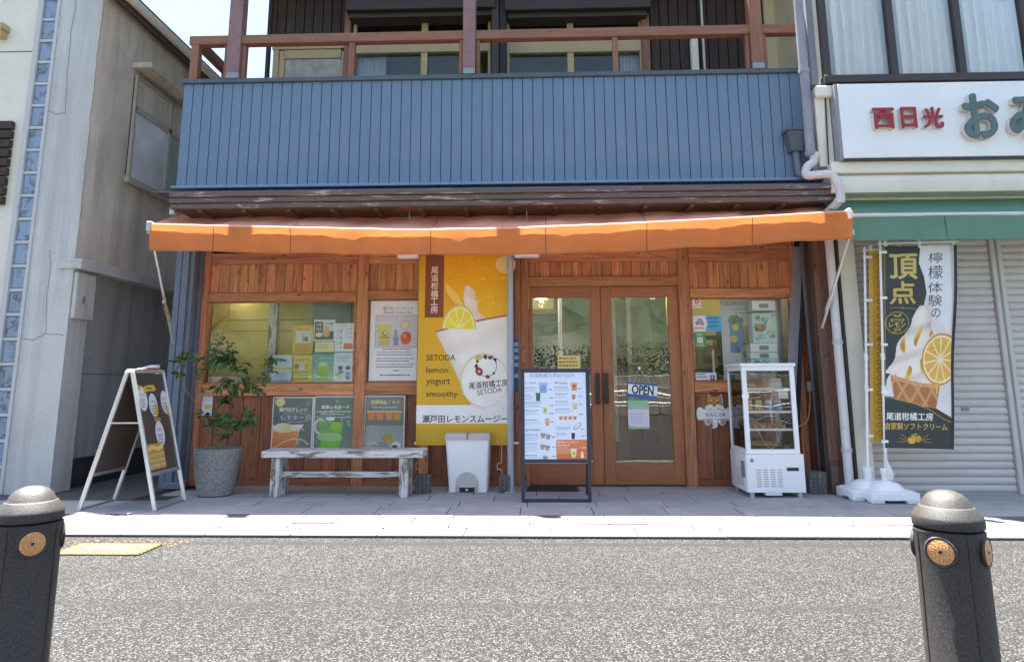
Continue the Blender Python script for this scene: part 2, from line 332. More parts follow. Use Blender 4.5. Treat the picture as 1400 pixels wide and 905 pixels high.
M['pack'] = m_plain('clear_pack', (0.70, 0.60, 0.42), 0.3, 0.3, 14)
M['cap_blue'] = m_plain('blue_jar', (0.20, 0.32, 0.55), 0.3)
M['jar_y'] = m_plain('yellow_jar', (0.62, 0.40, 0.12), 0.3)
M['wire'] = m_plain('white_wire', (0.72, 0.72, 0.70), 0.4)
def m_reflector():
    t = NT('amber_reflector'); v = t.coords(rnd=False); vo = t.n('TexVoronoi', {'Vector': v, 'Scale': 150.0, 'Randomness': 0.6}).outputs['Distance']
    t.P(Base_Color=t.ramp(vo, [(0.2, (0.66, 0.42, 0.20)), (0.55, (0.55, 0.24, 0.08))]), Roughness=0.25); t.bump(vo, 0.4, 0.003); return t.m
M['amber'] = m_reflector()
def m_leaf(name, c1, c2):
    t = NT(name); oi = t.n('ObjectInfo').outputs['Random']
    col = t.ramp(oi, [(0.0, c1), (1.0, c2)]); t.P(Base_Color=col, Roughness=0.38)
    tl = t.n('BsdfTranslucent', {0: col}); mx = t.n('MixShader', {0: 0.25, 1: t.b.outputs[0], 2: tl.outputs[0]}); t.t.links.new(mx.outputs[0], t.out.inputs[0]); return t.m
M['leaf'] = m_leaf('leaf', (0.025, 0.065, 0.022), (0.13, 0.22, 0.065))
M['hedge'] = m_plain('hedge_leaf', (0.022, 0.040, 0.014), 0.6, 0.5, 3)
M['stone'] = m_plain('rough_stone', (0.24, 0.22, 0.19), 0.9, 0.3, 4, 0.6, 30)
# ------------------------------------------------------------------ ground
KY = -2.32
box('ground', -300, 300, -300, 300, -0.30, -0.09, M['alley'], None, kind='structure')
box('road', -40, 40, KY - 40, KY, -0.085, -0.022, M['road'], None, kind='structure')
side = box('pavement', -9, 9, KY, 6.0, -0.08, -0.012, M['joint'], None, kind='structure')
rows = [(-0.30, 0.0, 0.31, 0), (-0.617, -0.308, 0.0, 0), (-0.925, -0.625, -1.009, 0), (-1.200, -0.933, -0.693, 0), (-1.560, -1.208, -0.75, 0),
        (-1.690, -1.606, -0.676, 1), (-1.905, -1.715, -0.368, 1), (-2.072, -1.935, -0.667, 1)]
for (y0, y1, ph, pale) in rows:  # pale flags the sunlit rows, not a paler concrete
    k = -8
    while ph + (k + 1) * 0.612 < 6.0:
        x0 = ph + k * 0.612
        if x0 > (-3.75 if y0 > -1.2 else -6.2):
            dz = random.uniform(-0.002, 0.002)
            box('paving_slab', x0 + 0.0035, x0 + 0.6085, y0, y1, -0.010 + dz, 0.0 + dz, M['paver_sunlit' if pale else 'paver'], side, 0.003)
        k += 1
kb = tag(bpy.data.objects.new('kerb', None), kind='structure'); kb.location = (0, KY, -0.02); WL['kerb'] = Vector(kb.location); COL.objects.link(kb)
for k in range(-9, 10):
    x0 = 0.1 + k * 0.625
    box('kerb_stone', x0 + 0.003, x0 + 0.622, KY - 0.012, -2.100, -0.02, 0.002 + random.uniform(-0.001, 0.001), M['kerb'], kb, 0.006)
box('drain_strip', -6.2, 6.0, -1.601, -1.568, -0.011, -0.003, M['joint'], side)
box('alley_ground', -6.2, -3.79, -1.19, 6.0, -0.011, -0.002, M['alley'], None, kind='structure')
# faded yellow paint spilled round the cover
pm = MB()
for k in range(150):
    a = random.random() ** 1.5; x = random.uniform(-3.28, -2.42); y = random.uniform(-2.60, -2.42) if random.random() < .6 else random.uniform(-2.9, -2.45)
    s_ = random.uniform(0.004, 0.011)
    if -3.16 < x < -2.55 and y < -2.56: continue
    if x > -2.55 and y < -2.62 + (x + 2.55) * 0.4: continue
    pm.add([(x - s_, y - s_, -0.0195), (x + s_, y - s_ * .6, -0.0195), (x + s_ * .7, y + s_, -0.0195), (x - s_ * .8, y + s_ * .8, -0.0195)], [(0, 1, 2, 3)])
tag(pm.build('paint_speckle', M['yellow']), 'scattered yellow paint specks on the asphalt round the metal cover', 'paint', kind='stuff')
cv = thing('hydrant_cover', 'yellow painted rectangular metal cover set in the road near left bollard', 'cover', (-2.86, -2.72, -0.021))
CQ = [(-3.15, -2.86), (-2.575, -2.86), (-2.575, -2.575), (-3.15, -2.575)]
MB().prism([(x, y, -0.0215) for x, y in CQ], (0, 0, 0.012)).build('cover_plate', M['yellow'], cv, bev=0.004)
MB().box(-3.02, -2.70, -2.80, -2.62, -0.0095, -0.007).build('cover_panel', M['coverin'], cv)
rb = MB()
for i in range(14):
    for j in range(7):
        x = -3.13 + i * 0.042; y = -2.845 + j * 0.042
        if not (-3.03 < x < -2.69 and -2.81 < y < -2.61): rb.box(x - .007, x + .007, y - .007, y + .007, -0.0095, -0.006)
rb.build('grip_studs', M['yellow'], cv)

# ------------------------------------------------------------------ left stucco building
LB = thing('stucco_building', 'grey and beige stucco building at left with glass block strip', 'building', (-6.5, 1.5, 0))
LX, LYF = -4.80, -0.60
box('front_wall', -5.27, LX, LYF, -0.30, 0.0, 7.0, M['stuccoL'], LB)
box('cream_wall', -9.5, -5.49, LYF + 0.02, -0.3, 0.0, 7.0, M['creamw'], LB)
box('wall_core', -9.5, LX - 0.13, -0.299, 6.5, 0.0, 5.5, M['stuccoS'], LB)
MB().prism([(LX, -0.299, 2.36), (LX, 6.5, 2.36), (LX, 6.5, 5.5), (LX, -0.299, 5.5)], (-0.2, 0, 0)).build('side_wall', M['stuccoS'], LB)
box('side_render', LX + .0005, LX + .004, LYF, 6.5, 2.361, 5.41, M['stuccoS'], LB)
box('lower_wall', LX - 0.12, LX - 0.06, -0.299, 6.5, 0.30, 2.28, M['stuccoW'], LB)
box('plinth', LX - 0.11, LX - 0.035, -0.30, 6.5, 0.0, 0.30, M['plinth'], LB, 0.004)
box('pilaster', LX - 0.1, LX - 0.004, -0.598, -0.305, 0.13, 2.27, M['stuccoL'], LB)
box('ledge', LX - 0.15, LX + 0.09, -0.62, 6.5, 2.25, 2.36, M['stuccoL'], LB, 0.006)
box('wall_joint', LX - 0.059, LX - 0.055, -0.299, 6.5, 1.17, 1.182, M['crack'], LB)
vb = thing('meter_cover', 'grey metal service cover on left building below the ledge', 'cover', (LX, -0.45, 1.8))
MB().box(LX + 0.002, LX + 0.045, -0.585, -0.28, 1.74, 2.22).build('cover_panel', M['stuccoL'], vb, bev=0.006)
MB().box(LX + 0.045, LX + 0.052, -0.48, -0.44, 1.90, 1.98).build('latch', M['greymetal'], vb)
def ribbon(name, pts, wdt, nrm, mat, par):
    m = MB(); nrm = Vector(nrm)
    for a, b in zip(pts[:-1], pts[1:]):
        a = Vector(a); b = Vector(b); s_ = (b - a).normalized().cross(nrm) * wdt / 2; e = (b - a).normalized() * wdt * .3
        m.add([a - s_ - e, a + s_ - e, b + s_ + e, b - s_ + e], [(0, 1, 2, 3)])
    return m.build(name, mat, par)
def jag(pts, n=5, j=0.012, ax=(1, 0, 1)):
    out = []
    for a, b in zip(pts[:-1], pts[1:]):
        for k in range(n):
            f = k / n; p = Vector(a).lerp(Vector(b), f); out.append(p + Vector([random.uniform(-j, j) * q for q in ax]))
    return out + [Vector(pts[-1])]
Yc = LYF - 0.0015
ribbon('crack', jag([at(104, 0, Yc), at(95, 60, Yc), at(88, 155, Yc), at(75, 157, Yc), at(56, 146, Yc)]), 0.005, (0, -1, 0), M['crack'], LB)
ribbon('crack', jag([at(70, 340, Yc), at(65, 400, Yc), at(62, 456, Yc)]), 0.005, (0, -1, 0), M['crack'], LB)
ribbon('crack', jag([at(26, 463, Yc), at(44, 465, Yc), at(61, 456, Yc), at(88, 459, Yc)], 5, 0.01), 0.006, (0, -1, 0), M['crack'], LB)
Xc = LX + 0.0055
ribbon('crack', jag([atX(143, 2, Xc), atX(135, 60, Xc), atX(125, 150, Xc), atX(116, 230, Xc), atX(110, 300, Xc)], 6, .012, (0, 1, 1)), 0.006, (1, 0, 0), M['crack'], LB)
ribbon('crack', jag([atX(146, 175, Xc), atX(142, 240, Xc), atX(147, 300, Xc), atX(146, 330, Xc)], 5, .01, (0, 1, 1)), 0.006, (1, 0, 0), M['stuccoL'], LB)
# glass block strip: light frame with single blocks
GX0, GX1 = -5.485, -5.275
box('block_frame', GX0, GX1, LYF + 0.03, -0.3, 0.0, 7.0, M['mortar'], LB)
box('frame_edge', GX0 - 0.03, GX0 + 0.025, LYF - 0.02, LYF + 0.06, 0.0, 7.0, M['mortar'], LB)
box('frame_edge', GX1 - 0.03, GX1 + 0.004, LYF - 0.012, LYF + 0.06, 0.0, 7.0, M['mortar'], LB)
zp = 0.2535; z = at(56, 28, LYF).z
while z > 0: z -= zp
while z < 6.8:
    box('glass_block', GX0 + 0.028, GX1 - 0.034, LYF + 0.006, LYF + 0.04, z + 0.026, z + zp - 0.012, M['gblock'], LB, 0.008)
    box('block_joint', GX0 + 0.02, GX1 - 0.03, LYF - 0.004, LYF + 0.035, z - 0.010, z + 0.024, M['mortar'], LB, 0.005)
    z += zp
# side window with hood
a, b = 0.10, 1.75; zt, zb = 4.72, 3.42
sw = MB().box(LX + 0.002, LX + 0.03, a, b, zb, zt).build('window', M['back'], LB)
for (ya, yb, za, zc, mt) in ((a + .03, .86, zb + .04, 4.28, 'frostside'), (.92, b - .03, zb + .04, 4.28, 'frostgreen'), (a + .03, .86, 4.35, zt - .03, 'stuccoS'), (.92, b - .03, 4.35, zt - .03, 'stuccoS')):
    MB().box(LX + 0.031, LX + 0.036, ya, yb, za, zc).build('pane', M[mt], sw)
for (ya, yb, za, zc) in ((a - .02, a + .03, zb, zt), (b - .03, b + .02, zb, zt), (.86, .92, zb, zt), (a, b, zt - .03, zt + .01), (a, b, 4.28, 4.35), (a - .05, b + .05, zb - .03, zb + .04)):
    MB().box(LX + 0.025, LX + (0.085 if zc < 3.5 else 0.06), ya, yb, za, zc).build('frame', M['sash'], sw, bev=0.004)
MB().box(LX - 0.01, LX + 0.24, a - .06, b + .1, 4.80, 4.87).build('window_hood', M['stuccoS'], LB, bev=0.008)
# eave along the side
box('soffit', LX - 0.02, LX + 0.09, -0.70, 6.5, 5.42, 5.45, M['soffit'], LB)
box('fascia', LX + 0.09, LX + 0.112, -0.72, 6.5, 5.36, 5.50, M['soffit'], LB)
MB().tube([(LX + 0.165, -0.75, 5.45), (LX + 0.165, 6.5, 5.45)], 0.052, 10).build('gutter', M['creamw'], LB, sm=40)
box('roof', -9.5, LX + 0.11, -0.66, 6.5, 5.503, 5.60, M['slate'], LB)
# timber screen and small box at the far left
scn = thing('timber_screen', 'dark brown slatted timber screen on cream wall at left edge', 'screen', (-6.0, -0.66, 2.0))
for k in range(9):
    MB().box(-7.2, -5.63, -0.64, -0.585, 2.95 + k * 0.105, 3.035 + k * 0.105).build('slat', M['siding'], scn, bev=0.004)
lp = thing('wall_bracket', 'small wooden block bracket on cream wall at top left', 'bracket', (-5.75, -0.6, 4.9))
MB().box(-6.02, -5.83, -0.70, -0.58, 4.93, 5.0).box(-6.02, -5.85, -0.68, -0.58, 4.85, 4.93).build('block', M['bronze'], lp, bev=0.006)
wj = MB().box(-9.4, -5.5, LYF + 0.017, LYF + 0.03, 4.70, 4.712).build('wall_joint', M['rail'], LB)

# ------------------------------------------------------------------ shop building
S = thing('shop_building', 'two storey shop with stained pine front and blue clad balcony', 'building', (-0.4, 2.0, 0))
SXL, SXR = at(262, 500, 0).x, at(1108, 500, 0).x
def prow(r, Y, row=465):
    c, d = prect(r, Y)[2:]; return at(r[0], row, Y).x, at(r[2], row, Y).x, c, d
def boards(x0, y0, x1, y1, Y, t, mat, par, pitch, name='board', gap=0.0035, jit=0.18, row=465):
    a, b, c, d = prow((x0, y0, x1, y1), Y, row); n = max(1, round((b - a) / pitch)); ws = [1 + random.uniform(-jit, jit) for _ in range(n)]; s_ = sum(ws); x = a
    for q in ws:
        wd_ = (b - a) * q / s_; o_ = random.uniform(-.0025, .0025)
        box(name, x + gap / 2, x + wd_ - gap / 2, Y + o_, Y + t + o_, c, d, mat, par, 0.003); x += wd_
def backing(r, Y=0.03): 
    a, b, c, d = prow(r, Y); box('backing_panel', a, b, Y, Y + 0.02, c, d, M['back'], S)
PY = -0.035
def rail(r, t=0.09, m='wx', Y=PY, nm='rail'):
    a, b, c, d = prow(r, Y); return box(nm, a, b, Y, Y + t, c, d, M[m], S, 0.004)
# left bay
post = lambda r, Y=PY - 0.012, m='wz', nm='post': pbox(nm, r, Y, 0.12, M[m], S, 0.004, z0=0.0)
post((262, 330, 280, 600)); post((486, 330, 501, 600)); post((575, 330, 588, 600))
rail((280.3, 346, 485.7, 360.5)); rail((501.3, 346, 574.7, 360.5))
rail((280.3, 400, 485.7, 412)); rail((501.3, 397, 574.7, 409)); rail((280.3, 525, 485.7, 541)); rail((501.3, 523, 574.7, 540))
rail((280.3, 655, 485.7, 667), m='wxl'); rail((501.3, 655, 574.7, 667), m='wxl'); rail((588.3, 655, 703.5, 667), m='wxl')
for r in ((280, 360.5, 486, 400), (501, 360.5, 575, 397), (280, 541, 486, 655), (501, 540, 575, 655)):
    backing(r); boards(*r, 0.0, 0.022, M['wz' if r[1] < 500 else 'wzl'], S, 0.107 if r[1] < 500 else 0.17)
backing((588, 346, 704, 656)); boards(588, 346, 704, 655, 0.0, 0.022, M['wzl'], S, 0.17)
def window(r, Y, par, mglass, nm='window', fr=0.02, mf='wx'):
    a, b, c, d = prow(r, Y)
    o = MB().box(a, b, Y, Y + .006, c, d).build(nm, mglass, par)
    for (p, q, r1, s1) in ((a, a + fr, c + fr, d - fr), (b - fr, b, c + fr, d - fr)): MB().box(p, q, Y - .012, Y - .001, r1, s1).build('frame', M[mf], o)
    for (r1, s1) in ((c, c + fr), (d - fr, d)): MB().box(a, b, Y - .012, Y - .001, r1, s1).build('frame', M[mf], o)
    return o
window((280, 412, 486, 525), 0.015, S, M['glass']); window((501, 409, 575, 523), 0.015, S, M['glass'])
# centre and door bay
post((703.5, 330, 712, 600)); post((712.3, 330, 723, 600)); post((931, 330, 946, 600))
rail((723.3, 336, 930.7, 357)); rail((723.3, 378, 930.7, 391)); rail((946.3, 322, 1086, 357)); rail((946.3, 394, 1086, 406.5)); rail((946.3, 522, 1086, 536)); rail((946.3, 655, 1086, 668), m='wxl')
for r in ((723, 357, 931, 378), (946, 357, 1086, 394), (946, 536, 1086, 655)):
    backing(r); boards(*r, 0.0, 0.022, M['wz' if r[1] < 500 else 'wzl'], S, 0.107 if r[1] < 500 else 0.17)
window((946, 406.5, 1086, 522), 0.015, S, M['glass'])
post((1086, 330, 1096, 600)); backing((1096, 346, 1122, 668)); boards(1096, 346, 1122, 667, 0.0, 0.022, M['wzl'], S, 0.16)
# doors
def door(x0, x1, ls, rs, hs, lab):
    Y = 0.0; a, b, c, d = prect((x0, 391.5, x1, 662), Y); c = 0.012; pm_ = 1 / 127.5
    ls *= pm_; rs *= pm_
    D_ = bpy.data.objects.new('door', None); D_.location = Vector((a, Y, c)) - WL[S.name]; WL[D_.name] = Vector((a, Y, c)); D_.parent = S; COL.objects.link(D_)
    zt_ = at(880, 406, Y).z; zb_ = at(880, 632, Y).z
    box('stile', a, a + ls, Y, Y + .045, c, d, M['dz'], D_, 0.003); box('stile', b - rs, b, Y, Y + .045, c, d, M['dz'], D_, 0.003)
    box('top_rail', a + ls, b - rs, Y + .001, Y + .044, zt_, d, M['dx'], D_, 0.003); box('bottom_rail', a + ls, b - rs, Y + .001, Y + .044, c, zb_, M['dx'], D_, 0.003)
    box('kick_panel', a + ls + .03, b - rs - .03, Y - .004, Y + .0, c + .04, zb_ - .035, M['dx'], D_, 0.002)
    box('pane', a + ls, b - rs, Y + .02, Y + .026, zb_, zt_, M['glassdoor'], D_)
    hx = hs; z0 = at(820, 552, 0).z; z1 = at(820, 510, 0).z
    h = MB().box(hx - .021, hx + .021, Y - .05, Y - .03, z0, z1); 
    for zz in (z0 + .05, z1 - .05): h.box(hx - .012, hx + .012, Y - .03, Y + .001, zz - .012, zz + .012)
    h.build('handle', M['black'], D_, bev=0.003)
door(724, 823.5, 5, 15, at(817.5, 530, -.05).x, 'l'); door(824.3, 932.5, 15, 15, at(829.5, 530, -.05).x, 'r')
box('threshold', at(724, 530, 0).x, at(931, 530, 0).x, -0.03, 0.10, 0.001, 0.011, M['joint'], S)
# blue-grey upright at the left end
for i, (x0, x1, Y) in enumerate(((229, 237.5, -.22), (238, 247, -.25), (247.5, 255, -.22), (255.5, 266, -.10))):
    a, b, c, d = prect((x0, 345, x1, 660), Y); box('corner_board', a, b, Y, Y + .1, 0.0, 2.98, M['bluegrey'], S, 0.004)
a = at(236, 665, -.25).x; box('post_foot', a - .10, a + .10, -.30, -.13, 0.0, 0.07, M['bluegrey'], S, 0.01)
box('party_wall', SXL - .12, SXL - .02, 0.02, 5.5, 0, 3.0, M['stuccoW'], S)
box('party_wall', SXR + .06, SXR + .16, 0.06, 5.5, 0, 3.0, M['stuccoW'], S)
# cladding strip behind the awning, soffit and weathered eave
ZB = at(700, 252.5, -.6).z
box('head_wall', SXL - .1, SXR + .1, 0.005, 0.10, at(700, 345, 0).z, ZB - .02, M['slate'], S)
x = -3.80; m_ = MB()
while x < 2.95: m_.box(x, x + .10, -.008, .004, 2.80, ZB - .10); x += .1085
m_.build('dark_cladding', M['slate'], S)
XE0, XE1 = at(230, 270, -.82).x, at(1150, 262, -.82).x
z_b, z_t = at(700, 279, -.82).z, at(700, 256.5, -.82).z
hgt = z_t - z_b
for k in range(3): box('eave_board', XE0, XE1, -.82 + .022 * k, -.70, z_t - hgt * (k + 1) / 3 + .004, z_t - hgt * k / 3, M['eave'], S, 0.006)
k = 0; x = XE0
while x < XE1 - .02:
    xe = min(x + random.uniform(.9, 1.5), XE1); box('soffit_board', x + .002, xe, -.70, -.02, z_b + .012, z_b + .028, M['soffit'], S, 0.002); x = xe
for x in [XE0 + .25 + i * .46 for i in range(15)]: box('rafter', x, x + .05, -.69, -.01, z_b - .018, z_b + .011, M['soffit'], S, 0.003)
box('eave_core', XE0 + .02, XE1 - .02, -.69, .0, z_b + .03, z_t - .01, M['slate'], S)
# blue balcony front: single boards
PX0, PX1 = at(246, 185, -.6).x, at(1113, 172, -.6).x; ZT = at(700, 106, -.6).z; n = 62
pw = (PX1 - PX0) / n
box('balcony_core', PX0 + .01, PX1 - .01, -.585, -.54, ZB, ZT - .01, M['slate'], S)
for k in range(n): box('cladding_board', PX0 + pw * k + .003, PX0 + pw * (k + 1) - .003, -.60, -.583, ZB + .02, ZT - .012, M['blue'], S, 0.004)
box('bottom_flashing', PX0 - .02, PX1 + .08, -.665, -.55, ZB - .012, ZB + .018, M['bluelite'], S, 0.004)
box('sill_flashing', PX0 - .12, PX1 + .2, -.80, -.56, z_t, z_t + .012, M['bluedark'], S, 0.003)
box('top_cap', PX0 - .015, PX1 + .1, -.63, -.50, ZT - .012, ZT + .035, M['bluedark'], S, 0.004)
box('balcony_side', PX0 + .005, PX0 + .06, -.54, .52, ZB, ZT, M['blue'], S); box('balcony_floor', PX0, PX1, -.54, .6, ZB, ZB + .08, M['soffit'], S)
# balcony timber
ZR = at(700, 43, -.58).z; zr0 = at(700, 55, -.58).z
xr0, xr1 = at(261, 60, -.58).x, at(1111, 43, -.58).x
box('handrail', xr0, xr1, -.62, -.52, zr0, ZR, M['rail'], S, 0.006)
for (x0, x1, y) in ((312, 330, 54), (633, 650, 54), (1026, 1043, 54)):
    X0, X1 = at(x0, y, -.63).x, at(x1, y, -.63).x
    box('balcony_post', X0, X1, -.645, -.51, ZT + .1, 6.3, M['purple' if x0 < 1000 else 'railz'], S, 0.006)
    box('post_shoe', X0 + .004, X1 - .004, -.64, -.515, ZT + .035, ZT + .1, M['greymetal'], S)
    for sx in (X0 - .045, X1 + .005): box('post_strap', sx, sx + .04, -.60, -.53, ZT + .05, zr0 - .002, M['railz'], S, 0.004)
for (x0, x1) in ((476.5, 484.5), (838, 845.5)):
    X0, X1 = at(x0, 80, -.6).x, at(x1, 80, -.6).x; box('baluster', X0, X1, -.60, -.54, ZT + .03, zr0, M['railz'], S, 0.004)
X0 = at(261, 85, -.6).x
box('end_post', X0, X0 + .085, -.62, -.53, ZT + .03, zr0, M['railz'], S, 0.004)
box('side_rail', X0, X0 + .08, -.52, .5, zr0, ZR, M['rail'], S, 0.004)
box('side_post', X0, X0 + .08, .1, .18, ZT, zr0, M['railz'], S)
# upper storey
UY = 0.55
UXL = at(367, 60, UY).x; UXR = at(1045, 50, UY).x
z0u = ZB + .05
box('upper_wall', UXL + .005, 3.2, UY + .45, UY + .6, z0u, 6.4, M['back'], S)
box('upper_side_wall', UXL + .005, UXL + .15, UY + .2, 5.5, z0u, 6.4, M['siding'], S)
def siding(x0, x1, y0, y1):
    boards(x0, y0, x1, y1, UY, 0.025, M['siding'], S, 0.125, 'siding_board', 0.010, 0.0, (y0 + y1) / 2)
siding(368, 480, -60, 62); siding(888, 1046, -60, 118)
pbox('corner_trim', (366, -60, 371, 118), UY - .02, 0.05, M['siding'], S)
pbox('cream_return', (1046, -60, 1140, 118), UY - .05, 0.12, M['cream'], S)
box('cream_return', 3.02, 3.10, -.45, .5, 3.2, 6.4, M['cream'], S)
# shutter boxes over the windows
for (x0, x1) in ((473, 677), (690, 889)):
    pbox('shutter_box', (x0, -40, x1, 12), UY - .28, .30, M['brownmetal'], S, 0.006); pbox('shutter_rail', (x0 + 4, 12.5, x1 - 4, 23), UY - .20, .22, M['brownmetal'], S, 0.004)
pbox('shutter_guide', (672, -40, 682, 118), UY - .24, .2, M['brownmetal'], S); pbox('shutter_guide', (683, -40, 692, 118), UY - .22, .2, M['slate'], S)
pbox('shutter_guide', (470, 13, 478, 118), UY - .1, .12, M['railz'], S); pbox('shutter_guide', (878, 13, 889, 118), UY - .1, .12, M['railz'], S)
def upper_window(x0, x1, xm):
    a, b, c, d = prect((x0, 24, x1, 120), UY - .02)
    wn_ = MB().box(a, b, UY + .012, UY + .018, c, d).build('window', M['glassup'], S)
    zs = [at((x0 + x1) / 2, y, UY - .04).z for y in (24, 29, 50, 72, 120)]; xm_ = at(xm, 70, UY - .04).x
    for (p, q, r1, s1, tt) in ((a, b, zs[1], zs[0], .02), (a, b, zs[3], zs[2], .03), (a, a + .035, zs[4], zs[0], .025), (b - .035, b, zs[4], zs[0], .025), (xm_ - .04, xm_ + .04, zs[4], zs[0], .015)):
        MB().box(p, q, UY - .05 + (.03 - tt), UY + .01, r1, s1).build('frame', M['bronze'], wn_, bev=0.003)
    return a, b, c, d
wa = upper_window(483, 671, 580); wb = upper_window(693, 878, 780)
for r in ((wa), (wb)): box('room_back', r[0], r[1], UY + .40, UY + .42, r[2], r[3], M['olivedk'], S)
def curtain(name, label, X0, X1, Y, Z0, Z1, nf, amp, par=None, mat='curtain', cat='curtain'):
    m = MB().grid(lambda u, v: (X0 + (X1 - X0) * u, Y + amp * math.sin(u * nf * 6.283 + 1.2 * math.sin(v * 3)) * (0.5 + 0.5 * v) + (.3 * amp * math.sin(u * nf * 15) if mat != 'drape' else .5 * amp * math.sin(u * nf * 2.3 * 6.283 + 2)), Z1 + (Z0 - Z1) * v), max(24, nf * 10), 6)
    o = m.build(name, M[mat], par, sm=60)
    return tag(o, label, cat) if label else o
curtain('curtain', 'white lace curtain in balcony window beside the patterned glass door', at(487, 90, UY + .1).x, at(528, 90, UY + .1).x, UY + .10, z0u, at(500, 72, UY + .1).z, 6, .02)
curtain('curtain', 'white lace curtain at right end of the balcony windows', at(848, 90, UY + .1).x, at(876, 90, UY + .1).x, UY + .10, z0u, at(860, 70, UY + .1).z, 5, .02)
dr = MB(); a, b, c, d = prect((388, 80, 466, 125), UY - .02); ud = MB().box(a, b, UY - .02, UY - .012, c, d).build('balcony_door', M['frost'], S)
for (r, Y) in (((372, 66, 380, 125), -.05), ((381, 70, 388, 125), -.04), ((466, 70, 473, 125), -.04), ((388, 68, 466, 80), -.04), ((372, 63, 478, 67), -.06)):
    a, b, c, d = prect(r, UY + Y); MB().box(a, b, UY + Y, UY + .01, c, d).build('door_frame', M['bronze'], ud, bev=0.003)
pbox('duct', (946, 53, 956, 118), UY - .12, .08, M['creamw'], S, 0.006); a = at(961, 50, UY - .06).x
MB().tube([(a, UY - .06, 3.3), (a, UY - .06, 6.2)], .016, 8).build('conduit', M['pvc'], S, sm=40)
# unseen roof above the frame, eave and left end set to shade the pavement
MB().prism([(-5.1, -.40, 6.20), (-5.1, 6.0, 9.6), (-5.1, 6.0, 9.75), (-5.1, -.40, 6.35)], (8.4, 0, 0)).build('roof', M['slate'], S)
# ------------------------------------------------------------------ room behind the glass (parts of the shop)
box('room_floor', SXL, SXR, .06, 4.5, -.009, .004, M['room'], S); box('room_ceiling', SXL, SXR, .06, 4.5, 2.70, 2.74, M['ceil'], S)
box('room_wall', SXL, SXR, 4.4, 4.5, .0, 2.7, M['olive'], S)
box('room_wall', SXL, -1.55, .40, .45, .0, 2.7, M['olive'], S)                    # partition close behind the left window
pbox('wall_panel', (425, 390, 478, 560), .34, .05, M['greymetal'], S, 0.004)
pbox('wall_panel', (365, 405, 376, 560), .30, .06, M['wwoodz'], S, 0.004)
pbox('wall_panel', (310, 390, 372, 560), .385, .015, M['olive'], S, 0.004)
for y in (437, 452): pbox('panel_line', (312, y, 420, y + .7), .38, .01, M['olivedk'], S, 0)
box('room_wall', -.9, .25, 1.5, 1.55, 0, 2.7, M['olive'], S); box('room_wall', 1.75, SXR, 1.6, 1.65, 0, 2.7, M['olive'], S)
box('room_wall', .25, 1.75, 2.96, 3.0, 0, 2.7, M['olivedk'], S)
t = thing('inner_window', 'dark red brown framed inner window seen through left door glass', 'window', at(755, 480, 1.4))
a, b, c, d = prect((728, 430, 765, 500), 1.44); MB().box(a, b, 1.46, 1.495, c, d).build('pane', M['slate'], t)
for (p, q, r1, s1) in ((a - .06, a, c, d), (b, b + .06, c, d), (a - .06, b + .06, d, d + .07), (a - .06, b + .06, c - .07, c)): MB().box(p, q, 1.42, 1.49, r1, s1).build('frame', M['redwood'], t)
curtain('curtain', 'white curtain strip hanging behind left door glass', at(763, 450, 1.2).x, at(769, 450, 1.2).x, 1.2, .6, at(765, 406, 1.2).z, 2, .01)
curtain('curtain', 'long white curtain inside right door glass next to the handles', at(834, 450, .6).x, at(842, 450, .6).x, .6, .4, at(840, 395, .6).z, 2, .015)
curtain('curtain', 'narrow white curtain right of the brown panel inside the door', at(857, 450, .9).x, at(863, 450, .9).x, .9, .5, at(860, 395, .9).z, 2, .015)
t = thing('folding_screen', 'brown timber screen with dark red cloth inside the doorway', 'screen', at(850, 560, 1.1))
a, b, c, d = prect((843, 395, 858, 600), 1.1); MB().box(a, b, 1.1, 1.13, .004, d).build('panel', M['rail'], t)
MB().grid(lambda u, v: (a - .02 + (b - a + .06) * u, 1.08 + .012 * math.sin(u * 16), 1.36 - .62 * v + .07 * abs(math.sin(u * 9.4)) * v), 16, 4).build('cloth', m_plain('dark_red_cloth', (0.13, .012, .016), .8), t, sm=60)
t = thing('round_table', 'small round pale table on thin stem inside right door', 'table', (at(876, 540, .9).x, .9, .004))
c_ = at(876, 497, .9); MB().lathe([(.155, c_.z - .015), (.16, c_.z - .005), (.155, c_.z)], (c_.x, .9, 0), 28).build('table_top', m_plain('pale_table', (.75, .66, .50), .4), t, sm=40)
MB().lathe([(.12, .004), (.12, .015), (.014, .03), (.012, c_.z - .02)], (c_.x, .9, 0), 16).build('stem', M['black'], t, sm=40)
t = thing('shop_counter', 'dark counter with shelves inside the shop behind the door', 'counter', (.9, 2.4, .004))
MB().box(.35, 1.7, 2.2, 2.9, .004, .95).build('body', M['redwood'], t); MB().box(.3, 1.75, 2.15, 2.95, .95, .99).build('counter_top', M['soffit'], t)
